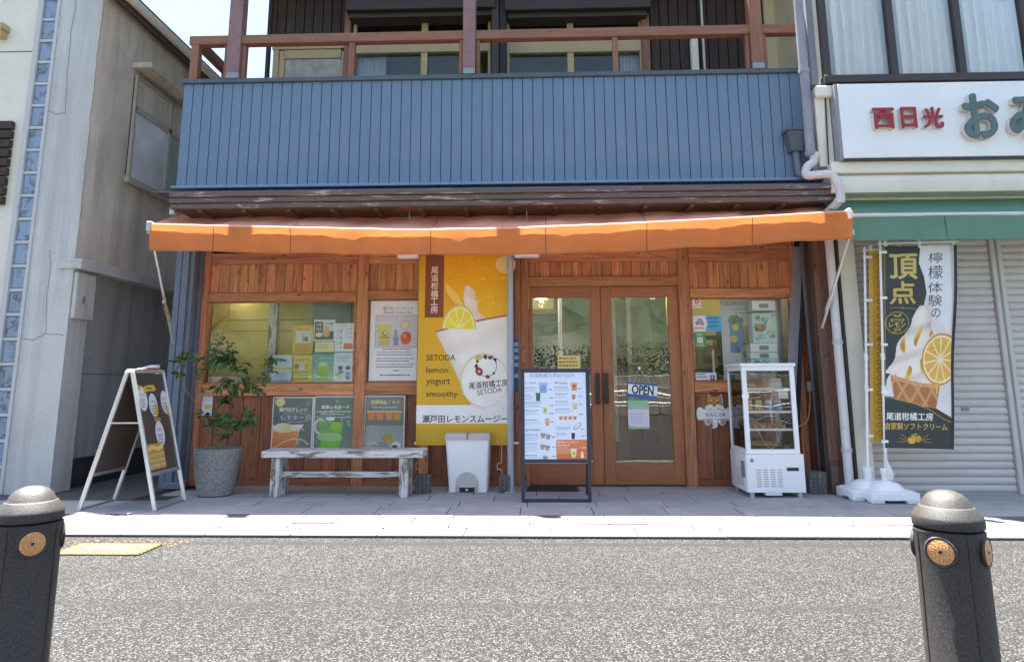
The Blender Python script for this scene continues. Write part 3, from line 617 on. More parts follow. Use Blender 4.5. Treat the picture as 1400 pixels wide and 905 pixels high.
for (px_, py_, Yl, lab) in ((740, 411, 1.0, 'small white pendant lamp glowing inside the left door'), (893, 401, 1.6, 'small white pendant lamp glowing inside the right door'), (330, 392, .26, 'small white pendant lamp above the left window'), (1000, 392, .9, 'small white pendant lamp inside right window behind the stickers')):  # lamps added to brighten the room; only the left door one is inferred
    c_ = at(px_, py_, Yl); t = thing('fill_pendant', lab, 'lamp', (c_.x, Yl, 2.7))
    MB().tube([(c_.x, Yl, c_.z + .09), (c_.x, Yl, 2.705)], .004, 6).build('cord', M['black'], t)
    MB().lathe([(.022, c_.z + .095), (.03, c_.z + .085), (.085, c_.z + .02), (.082, c_.z + .018), (.028, c_.z + .078)], (c_.x, Yl, 0), 18, False).build('lamp_shade', M['white'], t, sm=50)
    bm_ = NT('lit_bulb'); bm_.P(Base_Color=(1, .93, .8, 1)); bm_.P(Emission_Color=(1, .88, .68, 1), Emission_Strength=0.5); MB().lathe([(.01, c_.z - .015), (.025, c_.z), (.028, c_.z + .02), (.015, c_.z + .05)], (c_.x, Yl, 0), 12).build('bulb', bm_.m, t, sm=60)
    ll = bpy.data.lights.new('fill_light', 'POINT'); ll.energy = 0.8 if Yl > .5 else 0.25; ll.color = (1, .86, .66); ll.shadow_soft_size = .04; lo_ = bpy.data.objects.new('fill_light', ll); lo_.location = (0, 0, c_.z - .05 - 2.7); lo_.parent = t; COL.objects.link(lo_)
t = thing('display_shelf', 'dark wooden shelf unit inside the right hand window', 'shelf', (2.0, 1.2, .004))
for z in (.4, .8, 1.2, 1.6): MB().box(1.65, 2.35, 1.1, 1.5, z, z + .03).build('shelf_board', M['siding'], t)
for x in (1.63, 2.35): MB().box(x, x + .03, 1.1, 1.5, .004, 1.75).build('side_panel', M['siding'], t)
t = thing('inner_post', 'slim white upright inside right hand window beside the stickers', 'post', (at(975, 500, .4).x, .4, .004))
a = at(975, 480, .4).x; MB().box(a - .012, a + .012, .4, .43, .004, 1.42).build('upright', M['white'], t); MB().box(a - .10, a + .10, .33, .5, .004, .02).build('foot', M['white'], t)

# ------------------------------------------------------------------ orange awning
A = thing('orange_awning', 'orange fabric awning with hanging valance across the shop front', 'awning', (-.4, -.6, 2.5))
AY = -1.14
def pl(pts, x):
    for (x0, y0), (x1, y1) in zip(pts[:-1], pts[1:]):
        if x <= x1: return y0 + (y1 - y0) * (x - x0) / (x1 - x0)
    return pts[-1][1]
TOP = [(205, 308), (300, 310.5), (420, 313), (560, 316), (700, 313.5), (850, 307.5), (1000, 300), (1165, 290)]
BOT = [(205, 343), (300, 345), (420, 347.5), (560, 349), (700, 349), (850, 345), (950, 339.5), (1000, 337), (1060, 333), (1165, 326.5)]
REAR = [(205, 291), (560, 291), (825, 286), (1165, 277)]
def ft(u): x = 205 + 960 * u; return at(x, pl(TOP, x), AY)
def fb(u): x = 205 + 960 * u; return at(x, pl(BOT, x), AY)
RY = -.03
def fr(u):
    x = 247 + (1133 - 247) * u; p = at(x, pl(REAR, x), RY); return p
def wr(u, v): return .010 * math.sin(u * 53 + v * 3) + .007 * math.sin(u * 119 + 4 * v) + .012 * math.sin(u * 22 - v * 5)
def canopy(u, v):
    p = fr(u).lerp(ft(u), v); p.z -= .015 * math.sin(math.pi * v) * (1 + .25 * math.sin(u * 31)); p.z += wr(u, v) * math.sin(math.pi * v); return p
MB().grid(canopy, 72, 8).build('canopy', M['orangetop'], A, sm=60)
def val(u, v):
    p = ft(u).lerp(fb(u), v); p.y = AY - .017 + (.016 * math.sin(u * 37 + 2.2 * v) + .010 * math.sin(u * 83 + 1 - 3 * v)) * v ** 1.7 + .003 * math.sin(u * 210) * v; p.z -= .003 * math.sin(u * 47) * v; return p
MB().grid(val, 160, 10).build('valance', M['orange'], A, sm=60)
MB().tube([ft(k / 24) + Vector((0, .012, .004)) for k in range(25)], .017, 10).build('front_bar', M['orangebar'], A, sm=40)
for xs in (293, 398, 475, 589, 746, 884, 1028):
    u = (xs - 205) / 960; m = MB()
    m.add([val(u - .0006, k / 8) + Vector((0, -.003, 0)) for k in range(9)] + [val(u + .0006, k / 8) + Vector((0, -.003, 0)) for k in range(9)], [(k, k + 1, k + 10, k + 9) for k in range(8)])
    m.add([canopy(u - .0006, k / 8) + Vector((0, 0, .004)) for k in range(9)] + [canopy(u + .0006, k / 8) + Vector((0, 0, .004)) for k in range(9)], [(k, k + 1, k + 10, k + 9) for k in range(8)])
    if xs != 475: m.build('seam', M['seam'], A)
hem = MB()
hem.add([val(k / 80, .955) + Vector((0, -.0025, 0)) for k in range(81)] + [val(k / 80, .965) + Vector((0, -.0025, 0)) for k in range(81)], [(k, k + 1, k + 82, k + 81) for k in range(80)])
hem.build('hem_stitch', M['seam'], A)
for x in (545, 826):
    p = at(x, 289 if x < 600 else 284.5, -.12); m = MB().box(p.x - .05, p.x + .05, -.17, -.03, p.z - .035, p.z + .04).box(p.x - .035, p.x + .035, -.20, -.15, p.z - .055, p.z - .01)
    m.build('roller_bracket', M['bronze'], A, bev=.008)
def arm(p0, p1, q):
    m = MB().tube([p0, p1], .014, 8); m.build('arm', M['alu'], A, sm=40)
    m = MB().lathe([(.03, -.03), (.035, 0), (.03, .03)], q, 10); m.build('arm_joint', M['lidgrey'], A, sm=40)
p0 = at(206, 316, AY + .03); p1 = at(237, 470, -.28); arm(p0, p1, p0)
MB().tube([at(224, 412, -.7), at(232, 440, -.45)], .02, 8).build('arm_clamp', M['rope'], A, sm=40)
MB().tube([at(224, 412, -.7), at(222, 470, -.6), at(221, 500, -.58)], .006, 6).build('cord', M['siding'], A)
p0 = at(1163, 318, AY + .03); p1 = at(1124, 448, -.5); arm(p0, p1, p0)
MB().tube([at(1138, 400, -.72), at(1130, 425, -.62)], .02, 8).build('arm_clamp', M['lidgrey'], A, sm=40)
p = ft(1); MB().box(p.x - .05, p.x - .02, AY - .03, AY + .04, p.z - .07, p.z + .03).build('end_clip', M['plastic'], A, bev=.006)
p = ft(0); MB().box(p.x - .03, p.x + .02, AY - .02, AY + .05, p.z - .06, p.z + .035).build('end_clip', M['lidgrey'], A, bev=.006)
p = at(237, 289, -.5); MB().box(p.x - .03, p.x + .03, -.53, -.40, p.z - .04, p.z + .04).build('wall_bracket', M['pvc'], A, bev=.008)
for i, (r, l) in enumerate((((545, 348.5, 572, 353.5), 'white strip lamp under the awning left of the yellow banner'), ((704, 347.5, 737, 352), 'white strip lamp under the awning above the grey pole'))):
    a, b, c, d = prect(r, -.5); t = thing('strip_lamp', l, 'lamp', ((a + b) / 2, -.5, d)); MB().box(a, b, -.55, -.46, c, d).build('housing', M['white'], t, bev=.006)
    MB().box(a - .012, a, -.54, -.47, c, d + .004).build('end_cap', M['lidgrey'], t); MB().tube([((a + b) / 2, -.5, d), ((a + b) / 2, -.5, d + .5)], .008, 6).build('hanger', M['greymetal'], t)

# ------------------------------------------------------------------ pipes at the right end
T = thing('rain_hopper', 'blue grey rain hopper box with short pipe on the balcony corner', 'rain hopper', at(1090, 240, -.66))
c_ = at(1088, 190, -.68); z1, z0 = at(1088, 182, -.68).z, at(1088, 208, -.68).z; x0, x1 = at(1074, 190, -.68).x, at(1101, 190, -.68).x
m = MB().hexa([(x0 + .04, -.72, z0), (x1 - .05, -.72, z0), (x1 - .05, -.603, z0), (x0 + .04, -.603, z0), (x0, -.76, z1), (x1, -.76, z1), (x1, -.603, z1), (x0, -.603, z1)])
m.build('hopper', M['bluedark'], T, bev=.004); MB().box(x0 - .012, x1 + .012, -.775, -.603, z1 + .001, z1 + .03).build('rim', M['bluedark'], T, bev=.004)
xp = at(1091, 225, -.66).x; MB().tube([(xp - .01, -.66, z0 + .02), (xp, -.66, at(1091, 238, -.66).z), (xp + .05, -.70, at(1094, 245, -.68).z)], .036, 12).build('pipe', M['bluegrey'], T, sm=40)
T = thing('downpipe', 'grey downpipe with white elbows running past the balcony corner', 'pipe', at(1120, 280, -.8))
xa = at(1100, 110, -.78).x
MB().tube([(xa, -.78, at(1112, 214, -.78).z), (xa, -.78, 6.0)], .047, 14).build('pipe', M['gpipe'], T, sm=40)
for y in (98, 210): zz = at(1105, y, -.78).z; MB().lathe([(.056, zz - .02), (.056, zz + .02)], (xa, -.78, 0), 14).build('collar', M['gpipe'], T, sm=40)
pts = [at(1113, 213, -.78), at(1113, 222, -.79), at(1104, 227, -.80), at(1101, 236, -.80), at(1103, 241, -.81), at(1118, 239, -.83), at(1136, 238, -.84), at(1143, 246, -.85), at(1150, 268, -.85), at(1148, 275, -.84), at(1132, 290, -.7), at(1120, 300, -.55)]
def rnd(pts, n=3):
    out = [pts[0]]
    for a, b, c in zip(pts[:-2], pts[1:-1], pts[2:]):
        for k in range(n + 1):
            f = k / n; p = a.lerp(b, .6).lerp(b, f); q = b.lerp(b.lerp(c, .4), f); out.append(p.lerp(q, f))
    return out + [pts[-1]]
MB().tube(rnd(pts), .042, 12).build('elbow_pipe', M['pvc'], T, sm=50)
for p in (pts[0], pts[5], pts[9]): MB().lathe([(.05, -.025), (.05, .025)], p, 12).build('collar', M['pvc'], T, sm=40)

# ------------------------------------------------------------------ right building
B = thing('cream_building', 'cream building at right with curtained windows and roller shutters', 'building', (5.5, 1.5, 0))
BXL = 3.10; SY = -.45
box('upper_wall', BXL, 9.0, -.62, 5.0, 2.55, 3.22, M['creamw'], B)
box('upper_wall', BXL, 9.0, -.45, 5.0, 3.22, 6.6, M['creamw'], B)
x0 = at(1131, 50, -.80).x
pbox('corner_trim', (1114, -60, 1123, 116), -.74, .3, M['creamw'], B, 0.004); pbox('corner_trim', (1103, -60, 1113, 116), -.70, .2, M['gpipe'], B, 0.004)
zb_, zt_ = at(1260, 109, -.80).z, 6.0
box('window_backing', at(1126, 60, -.72).x, 8.9, -.62, -.50, zb_, 6.3, M['drape'], B)
xs = [at(x, 60, -.80).x for x in (1128, 1220, 1312)]; pw_ = xs[1] - xs[0]; nw = 6
for k in range(nw):
    a = xs[0] + pw_ * k; b = a + pw_
    o = MB().box(a + .03, b - .03, -.775, -.770, zb_ + .05, zt_).build('window', M['glass'], B)
    MB().box(a - .035, a + .035, -.81, -.74, zb_ + .05, zt_ + .1).build('mullion', M['brownmetal'], o, bev=.004)
    MB().box(a + .035, b - .035, -.80, -.75, zt_, zt_ + .06).build('frame', M['brownmetal'], o)
MB().box(xs[0] - .05, 8.9, -.84, -.60, zb_ - .03, zb_ + .05).build('window_sill', M['brownmetal'], B, bev=.005)
cl = ['white curtain in the upper right window nearest the downpipe', 'white gathered curtain in the second upper window above red letters', 'white parted curtain in the upper window above the green letters']
for k in range(3):
    a = xs[0] + pw_ * k + .04; b = a + pw_ - .07
    curtain('curtain', cl[k], a, b, -.69, zb_ + .06, zt_ - .03, 5, .034, None, 'drape')
# sign board and raised letters
sg = thing('shop_sign', 'white sign board with raised red and green brush letters', 'sign', at(1290, 215, -.90))
a, b = at(1150, 165, -.92).x, 8.5; z0, z1 = at(1270, 214.5, -.92).z, at(1270, 113, -.92).z
MB().box(a, b, -.92, -.65, z0, z1).build('board', M['white'], sg, bev=.006)
MB().box(a - .03, a - .002, -.90, -.64, z0 - .02, z1 + .01).build('edge_frame', M['gpipe'], sg); MB().box(a, b, -.905, -.64, z0 - .022, z0 - .002).build('edge_frame', M['navy'], sg)
# ------------------------------------------------------------------ lettering and prints
_tc = {}
def text_mesh(s, bold=0.0, ext=0.0):
    key = (s, bold, ext)
    if key not in _tc:
        c = bpy.data.curves.new('t', 'FONT'); c.body = s; c.size = 1; c.offset = bold; c.extrude = ext; c.resolution_u = 3
        ob = bpy.data.objects.new('t', c); COL.objects.link(ob); dg = bpy.context.evaluated_depsgraph_get()
        me = ob.evaluated_get(dg).to_mesh(); vs_ = [v.co.copy() for v in me.vertices]; fs = [tuple(p.vertices) for p in me.polygons]
        bpy.data.objects.remove(ob)
        if not vs_: vs_ = [Vector((0, 0, 0)), Vector((1, 0, 0)), Vector((0, 1, 0))]; fs = [(0, 1, 2)]
        x0, x1 = min(v.x for v in vs_), max(v.x for v in vs_); y0, y1 = min(v.y for v in vs_), max(v.y for v in vs_)
        _tc[key] = ([Vector(((v.x - x0) / max(1e-6, x1 - x0), (v.y - y0) / max(1e-6, y1 - y0), v.z)) for v in vs_], fs)
    return _tc[key]
def letter3d(ch, px, Y, depth, mface, par, bold=.02, mside='lside'):
    a, b, c, d = prect(px, Y); vs_, fs = text_mesh(ch, 0.0, 0.5); s_ = bold * (d - c)
    for nm, m, y0, dep_, g in (('letter_side', M[mside], Y, depth * .8, 1.25), ('letter_face', mface, Y - depth * .8, depth * .2, 1.0)):
        mb = MB()
        for k, (dx, dz) in enumerate(((-1, 0), (1, 0), (0, -1), (0, 1), (.7, .7), (-.7, -.7))):
            mb.add([(a + (b - a) * v.x + dx * s_ * g, y0 - (v.z + .5) * (dep_ + k * .0006) - .001, c + (d - c) * v.y + dz * s_ * g) for v in vs_], fs)
        mb.build(nm, m, par)
for ch, px in (('西', (1191, 151, 1219, 178)), ('日', (1229, 150, 1249, 177)), ('光', (1259, 150, 1285, 177))): letter3d(ch, px, -.922, .05, M['redletter'], sg, .028)
for ch, px in (('お', (1313, 134, 1359, 191)), ('み', (1375, 137, 1425, 190))): letter3d(ch, px, -.922, .07, M['greenletter'], sg, .036)

class Canvas:
    """flat print: shapes in crop units laid on a quad; every draw sits a hair proud of the last"""
    def __init__(s, TL, TR, BR, BL, crop, step=0.0003):
        s.q = [Vector(p) for p in (TL, TR, BR, BL)]; s.c = crop; s.v = []; s.f = []; s.col = []; s.l = 1; s.bb = []; s.step = step
        s.n = (s.q[3] - s.q[0]).cross(s.q[1] - s.q[0]).normalized()
    def P(s, x, y):
        x0, y0, x1, y1 = s.c; u = (x - x0) / (x1 - x0); v = (y - y0) / (y1 - y0)
        return s.q[0].lerp(s.q[1], u).lerp(s.q[3].lerp(s.q[2], u), v)
    def raw(s, pts, fs, cols):
        """each shape lies one step above whatever it overlaps"""
        bb = (min(p[0] for p in pts), min(p[1] for p in pts), max(p[0] for p in pts), max(p[1] for p in pts))
        l = 1 + max([q[4] for q in s.bb if q[0] < bb[2] and q[2] > bb[0] and q[1] < bb[3] and q[3] > bb[1]], default=0)
        s.bb.append((*bb, l)); k = len(s.v); off = s.n * (l * s.step)
        s.v += [s.P(*p) + off for p in pts]; s.f += [tuple(i + k for i in f) for f in fs]; s.col += cols
    def poly(s, pts, col, col2=None):
        c1 = lin(col); c2 = lin(col2) if col2 else c1; ys = [p[1] for p in pts]; y0, y1 = min(ys), max(ys)
        s.raw(pts, [tuple(range(len(pts)))] if len(pts) < 5 else [tuple(t) for t in tessellate_polygon([[Vector((q[0], q[1], 0)) for q in pts]])], [tuple(a + (b - a) * (p[1] - y0) / max(1e-6, y1 - y0) for a, b in zip(c1, c2)) for p in pts]); return s
    def paint(s, x0, y0, x1, y1, nx, ny, fn):
        """a small picture: colour given per cell of a fine grid, cells outside the motif left out"""
        idx = {}; pts = []; cols = []; fs = []
        def vert(i, j):
            if (i, j) not in idx:
                x = x0 + (x1 - x0) * i / nx; y = y0 + (y1 - y0) * j / ny; idx[i, j] = len(pts); pts.append((x, y)); cols.append(fn(x, y) or fn(x + .5, y + .5) or (.8, .8, .8))
            return idx[i, j]
        for j in range(ny):
            for i in range(nx):
                if fn(x0 + (x1 - x0) * (i + .5) / nx, y0 + (y1 - y0) * (j + .5) / ny) is not None: fs.append((vert(i, j), vert(i + 1, j), vert(i + 1, j + 1), vert(i, j + 1)))
        if fs: s.raw(pts, fs, cols)
        return s
    def rect(s, x0, y0, x1, y1, col, col2=None): return s.poly([(x0, y0), (x1, y0), (x1, y1), (x0, y1)], col, col2)
    def ell(s, cx, cy, rx, ry, col, col2=None, n=24, rot=0, a0=0, a1=360):
        pts = []; full = (a1 - a0) >= 360
        for k in range(n if full else n + 1):
            a = R_(a0 + (a1 - a0) * k / n); x, y = rx * math.cos(a), ry * math.sin(a); r = R_(rot)
            pts.append((cx + x * math.cos(r) - y * math.sin(r), cy + x * math.sin(r) + y * math.cos(r)))
        return s.poly(pts, col, col2)
    def rr(s, x0, y0, x1, y1, r, col, col2=None):
        pts = []
        for (cx, cy, a) in ((x1 - r, y0 + r, -90), (x1 - r, y1 - r, 0), (x0 + r, y1 - r, 90), (x0 + r, y0 + r, 180)):
            for k in range(5): q = R_(a + k * 22.5); pts.append((cx + r * math.cos(q), cy + r * math.sin(q)))
        return s.poly(pts, col, col2)
    def line(s, pts, w, col):
        for (ax, ay), (bx, by) in zip(pts[:-1], pts[1:]):
            d = math.hypot(bx - ax, by - ay) or 1; nx, ny = -(by - ay) / d * w / 2, (bx - ax) / d * w / 2
            s.l -= .9; s.poly([(ax + nx, ay + ny), (bx + nx, by + ny), (bx - nx, by - ny), (ax - nx, ay - ny)], col)
        s.l += .9; return s
    def T(s, t, x0, y0, x1, y1, col, bold=.0, rot=0, sl=0):
        vs_, fs = text_mesh(t); c = lin(col); cx, cy = (x0 + x1) / 2, (y0 + y1) / 2; r = R_(rot); b = min(bold * 1.1, .05) * abs(y1 - y0)
        for (dx, dy) in (((0, 0),) if not bold else ((-b, 0), (b, 0), (0, -b), (0, b))):
            pts = []
            for v in vs_:
                x = (v.x - .5) * (x1 - x0) + sl * (v.y - .5) * (y1 - y0) + dx; y = (.5 - v.y) * (y1 - y0) + dy
                pts.append((cx + x * math.cos(r) - y * math.sin(r), cy + x * math.sin(r) + y * math.cos(r)))
            s.raw(pts, fs, [c] * len(pts))
        return s
    def V(s, t, x0, x1, y0, y1, col, bold=.0):
        h = (y1 - y0) / len(t)
        for k, ch in enumerate(t): s.T(ch, x0, y0 + h * k + h * .06, x1, y0 + h * (k + 1) - h * .06, col, bold); s.l -= 1
        s.l += 1; return s
    def dash(s, x0, y, x1, h, col, n=1, dy=0, rag=.25):
        """rows of print too small to read"""
        for k in range(n):
            x = x0; xe = x1 - (x1 - x0) * random.random() * rag
            while x < xe:
                wd_ = random.uniform(.6, 2.2) * h; s.l -= 1; s.rect(x, y + k * dy - h / 2, min(x + wd_, xe), y + k * dy + h / 2, col); x += wd_ + h * .45
        s.l += 1; return s
    def cup(s, cx, y0, y1, w, col, col2=None, rim='#f2f0ea'):
        s.poly([(cx - w / 2, y0), (cx + w / 2, y0), (cx + w * .36, y1), (cx - w * .36, y1)], col, col2); s.rect(cx - w * .53, y0 - (y1 - y0) * .04, cx + w * .53, y0 + (y1 - y0) * .05, rim); return s
    def build(s, par, mat='print', warp=None, name='print'):
        me = bpy.data.meshes.new(name); o_ = sum(s.q, Vector()) / 4
        bm = bmesh.new(); ly = bm.verts.layers.float_color.new('Col'); bv = []
        for p, c in zip(s.v, s.col):
            q = bm.verts.new(p - o_); q[ly] = (*c, 1); bv.append(q)
        for f in s.f:
            try: bm.faces.new([bv[i] for i in f])
            except ValueError: pass
        bmesh.ops.triangulate(bm, faces=[f for f in bm.faces if len(f.verts) > 4])
        if warp: 
            dens(bm)
            for q in bm.verts: q.co += warp(q.co + o_)
        for f in bm.faces:
            f.normal_update()
            if f.normal.dot(s.n) < 0: f.normal_flip()
        bm.to_mesh(me); bm.free(); me.materials.append(M[mat])
        return finish(bpy.data.objects.new(name, me), o_, par)
def dens(bm, L=.06):
    for _ in range(5):
        es = [e for e in bm.edges if e.calc_length() > L]
        if not es: break
        bmesh.ops.subdivide_edges(bm, edges=es, cuts=1); bmesh.ops.triangulate(bm, faces=[f for f in bm.faces if len(f.verts) > 4])
def sheet(name, label, cat, px, Y, t, mat, crop, group=None, bev=0.0, part='sheet', base=None):
    """a poster or card at plane Y: thing > sheet + print canvas drawn in crop units = (ox, oy, units per photo pixel)"""
    a, b, c, d = prect(px, Y); T_ = thing(name, label, cat, ((a + b) / 2, Y, c), group)
    MB().box(a, b, Y, Y + t, c, d).build(part, mat, T_, bev=bev)
    ox, oy, k = crop; cr = ((px[0] - ox) * k, (px[1] - oy) * k, (px[2] - ox) * k, (px[3] - oy) * k)
    C = Canvas((a, Y, d), (b, Y, d), (b, Y, c), (a, Y, c), cr)
    return T_, C
def olin(C, col, m=0):
    x0, y0, x1, y1 = C.c; return C.rect(x0 + m, y0 + m, x1 - m, y1 - m, col)

# big yellow banner
BY = -.30; k_ = 905 / 280
T_, C = sheet('hanging_banner', 'large yellow smoothie banner hanging beside the grey pole', 'banner', (571, 349, 694.5, 608.5), BY, .004, M['paper'], (560, 340, k_), part='cloth')
x0, y0, x1, y1 = C.c
C.poly([(x0, y0), (x1, y0), (x1, y1), (x0, y1)], '#e9ab12', '#dcae2a')
C.poly([(150, y0), (x1, y0), (x1, 330), (330, 330), (150, 150)], '#f0ad0a', '#f3bf1c')
for _ in range(46):
    a = random.uniform(160, 420); b = random.uniform(40, 290); C.ell(a, b, random.uniform(2, 9), random.uniform(1, 3.5), random.choice(('#f7d565', '#fae48f', '#e29a08', '#f5c93c')), n=8, rot=random.uniform(-50, 10))
C.ell(425, 75, 45, 40, '#f4dc8e'); C.rect(x0, y0, 64, 700, '#d9a616', '#deb02c')
C.rect(64, y0, 148, 312, '#8d4f33', '#80442b').V('尾道柑橘工房', 90, 122, 80, 294, '#f6ead8', .01)
C.poly([(150, 150), (215, 215), (240, 260), (200, 250), (160, 200)], '#f4cf63')
def mixc(a, b, f): f = max(0, min(1, f)); return tuple(x + (y - x) * f for x, y in zip(a, b))
def cupart(x, y):
    rim = 372 - (x - 112) * .226 - 6 * math.sin((x - 112) / 320 * 3.14)                     # tilted rim line
    lx = 112 + (y - 372) * .50 if y > 372 else 112
    bot = 726 - ((x - 352) / 80) ** 2 * 26
    cr = lin('#f7f2ea'); sh = lin('#dccdc0')
    if y > rim and x > lx and y < max(bot, 640) and not (y > 640 and y > bot):
        if y < rim + 9: return lin('#b8644f')
        e = min(1, (x - lx) / 70); st = .5 + .5 * math.sin((y - rim) / 21 + x * .012)
        f = .25 * st * (1 if y < rim + 130 else .25) + .65 * (1 - e)
        return mixc(cr, sh, f)
    c = 250 + (y - 168) * .06; w_ = 10 + (y - 168) * .30 + 14 * math.sin((y - 168) / 24)
    r_ = w_ * (1.5 if y > 240 else 1.05)
    if 168 < y <= rim and c - w_ * .45 < x < c + r_:
        f = (x - c + w_ * .45) / (w_ * .45 + r_); st = .5 + .5 * math.sin(y / 13 - x * .03)
        return mixc(lin('#faf4ec'), lin('#dfc9b6'), .15 + .55 * abs(f - .35) + .3 * st)
    return None
def slice_(cx, cy, rx, ry, rot, half, rind, pith, flesh, flesh2, n=9):
    def fn(x, y):
        u, v = x - cx, y - cy; q = R_(-rot); u, v = u * math.cos(q) - v * math.sin(q), u * math.sin(q) + v * math.cos(q); u /= rx; v /= ry; r = math.hypot(u, v)
        if r > 1 or (half and v > .0): return None
        if r > .93: return lin(rind)
        if r > .84: return lin(pith)
        a = math.atan2(v, u) * n / 6.2832; d = abs(a - round(a)) * 6.28 / n * r
        if d < .035 or r < .07: return lin(pith)
        return mixc(lin(flesh), lin(flesh2), .5 + .5 * math.sin(r * 30 + a * 9) * .6 + .3 * (r - .5))
    return fn
C.paint(105, 160, x1, 730, 110, 180, cupart)
C.paint(138, 250, 296, 375, 60, 46, slice_(217, 366, 76, 110, 4, True, '#dcc63a', '#f6f0b4', '#f2d716', '#f6e640', 10))
C.ell(330, 590, 105, 118, '#e3d7ab').ell(332, 592, 100, 113, '#f7f4ee')
C.ell(340, 530, 46, 46, '#9a8a70').ell(340, 530, 43, 43, '#f7f4ee')
for (a, b, r, c) in ((305, 490, 17, '#d9c36a'), (335, 488, 11, '#7d3e2c'), (308, 552, 20, '#8a4a35'), (296, 530, 10, '#7d3e2c'), (378, 500, 8, '#5f3325'), (355, 492, 9, '#6d3a2b'), (345, 575, 10, '#7d4a36'), (372, 560, 7, '#8a5a45'), (300, 508, 7, '#6d3a2b')): C.ell(a, b, r, r * .8, c, rot=random.uniform(0, 90), n=12)
C.line([(360, 482), (385, 515)], 5, '#5f3325'); C.ell(308, 552, 7, 7, '#d8b79a', n=10)
C.T('尾道柑橘工房', 264, 592, 434, 622, '#6b4638', .012, rot=-5).T('SETODA', 300, 626, 408, 648, '#7a5a4c', .0, rot=-8)
for t, b in (('SETODA', (76, 478, 203, 503)), ('lemon', (76, 532, 172, 557)), ('yogurt', (76, 584, 181, 615)), ('smoothy', (76, 637, 215, 667))): C.T(t, *b, '#6e4d1c', .012)
C.poly([(x0, 697), (282, 697), (300, 712), (350, 727), (415, 712), (x1, 690), (x1, 776), (x0, 776)], '#f2f1ef').T('瀬戸田レモンスムージー', 62, 740, 432, 772, '#57504c', .022)
C.rect(x0, 776, x1, y1, '#dcb02a', '#cfa024')
wv = lambda p: Vector((0, .010 * math.sin(p.x * 7 + p.z * 3) + .006 * math.sin(p.z * 9), 0))
C.build(T_, 'printcloth')
a, b, c, d = prect((566, 603.5, 709, 607.5), BY - .008)
MB().tube([(a, BY + .016, c + .012), (b, BY + .016, c + .012)], .012, 8).build('bottom_rod', M['plastic'], T_, sm=40)
a2, b2, c2, d2 = prect((566, 346, 700, 349), BY); MB().tube([(a2, BY + .012, d2), (b2, BY + .012, d2)], .012, 8).build('top_rod', M['plastic'], T_, sm=40)

# poster beside the banner
k_ = 905 / 140
T_, C = sheet('lemon_poster', 'white drink set poster in the window left of the yellow banner', 'poster', (505.5, 411.5, 570.5, 522), .0100, .004, M['paper'], (490, 400, k_))
olin(C, '#e6e7ea'); C.T('瀬戸田レモンセット', 207, 126, 478, 156, '#5a4a42', .0).T('Setoda Lemon Set', 215, 162, 468, 190, '#5a3a32', .0, sl=.3)
C.rect(147, 203, 520, 488, '#b0535a').rect(151, 207, 520, 484, '#c9cbd2')
C.poly([(160, 270), (298, 275), (272, 470), (182, 470)], '#d6cd8c', '#c5b764').rect(158, 262, 300, 276, '#e8e4cc').ell(232, 362, 22, 24, '#6b5a30').ell(236, 358, 17, 19, '#d3c983').rect(196, 395, 270, 404, '#7a6a3a')
C.poly([(305, 395), (358, 395), (352, 470), (312, 470)], '#8b93a8').poly([(318, 330), (340, 330), (350, 395), (308, 395)], '#a99f8e')
C.ell(410, 290, 42, 42, '#b9ae7c').ell(410, 290, 34, 34, '#ddd2a4').ell(420, 405, 48, 58, '#c4481a', '#d8682a').ell(408, 388, 20, 22, '#e58a4a')
C.dash(215, 504, 465, 9, '#a04a50', 1, 0, 0)
for y in (530, 552, 585, 607, 636, 658): C.dash(165, y, 500, 9, '#8a8a94' if y in (530, 585, 636) else '#5c5c66')
C.dash(315, 690, 382, 11, '#777').dash(200, 730, 465, 11, '#7a4a52', 1, 0, 0); C.build(T_)

# sheets stuck inside the left window
k_ = 1400 / 225; cr = (275, 400, k_); SYY = .024
def card(px, lab, fn, name='flyer', cat='flyer', Y=SYY):
    T_, C = sheet(name, lab, cat, px, Y, .003, M['paper'], cr); fn(C); C.build(T_); return T_
card((371.3, 485.3, 399, 525), 'white and cream text sheet at left of the window flyers', lambda C: (olin(C, '#e9e7d2'), C.rect(C.c[0] + 6, 540, C.c[2] - 6, 622, '#dfe3ea'), C.rect(C.c[0], 636, C.c[2], 655, '#e4cf7a'), C.dash(625, 570, 765, 5, '#b9bcc4', 4, 14), C.rect(610, 672, 762, 765, '#d4deee'), C.dash(618, 685, 755, 5, '#8fa0b8', 7, 12)))
card((400.2, 445.3, 428, 484.3), 'mustard yellow drink flyer, upper left of the window flyers', lambda C: (olin(C, '#dcb43c'), C.T('限定ドリンク', 812, 300, 920, 318, '#6b5320'), C.rect(805, 326, 935, 428, '#cfd6cf'), C.poly([(820, 350), (850, 350), (846, 420), (824, 420)], '#e5e0b8'), C.poly([(858, 360), (875, 360), (873, 420), (860, 420)], '#9aa7b8'), C.ell(893, 396, 19, 23, '#8a6a35'), C.dash(805, 446, 935, 5, '#b78c1f', 5, 14)))
card((400.5, 485.5, 427, 522.6), 'pale yellow flyer with round badges, lower left of the window flyers', lambda C: (olin(C, '#e8d878'), C.T('レモンケーキ', 805, 560, 915, 585, '#4a4a20', .01), C.ell(810, 628, 22, 24, '#a9852a'), C.ell(858, 635, 20, 28, '#e4e6ee'), C.ell(900, 625, 14, 12, '#d0b860'), C.dash(795, 676, 930, 7, '#5b5530', 2, 22), C.dash(800, 715, 930, 5, '#8a7f3a', 3, 11)))
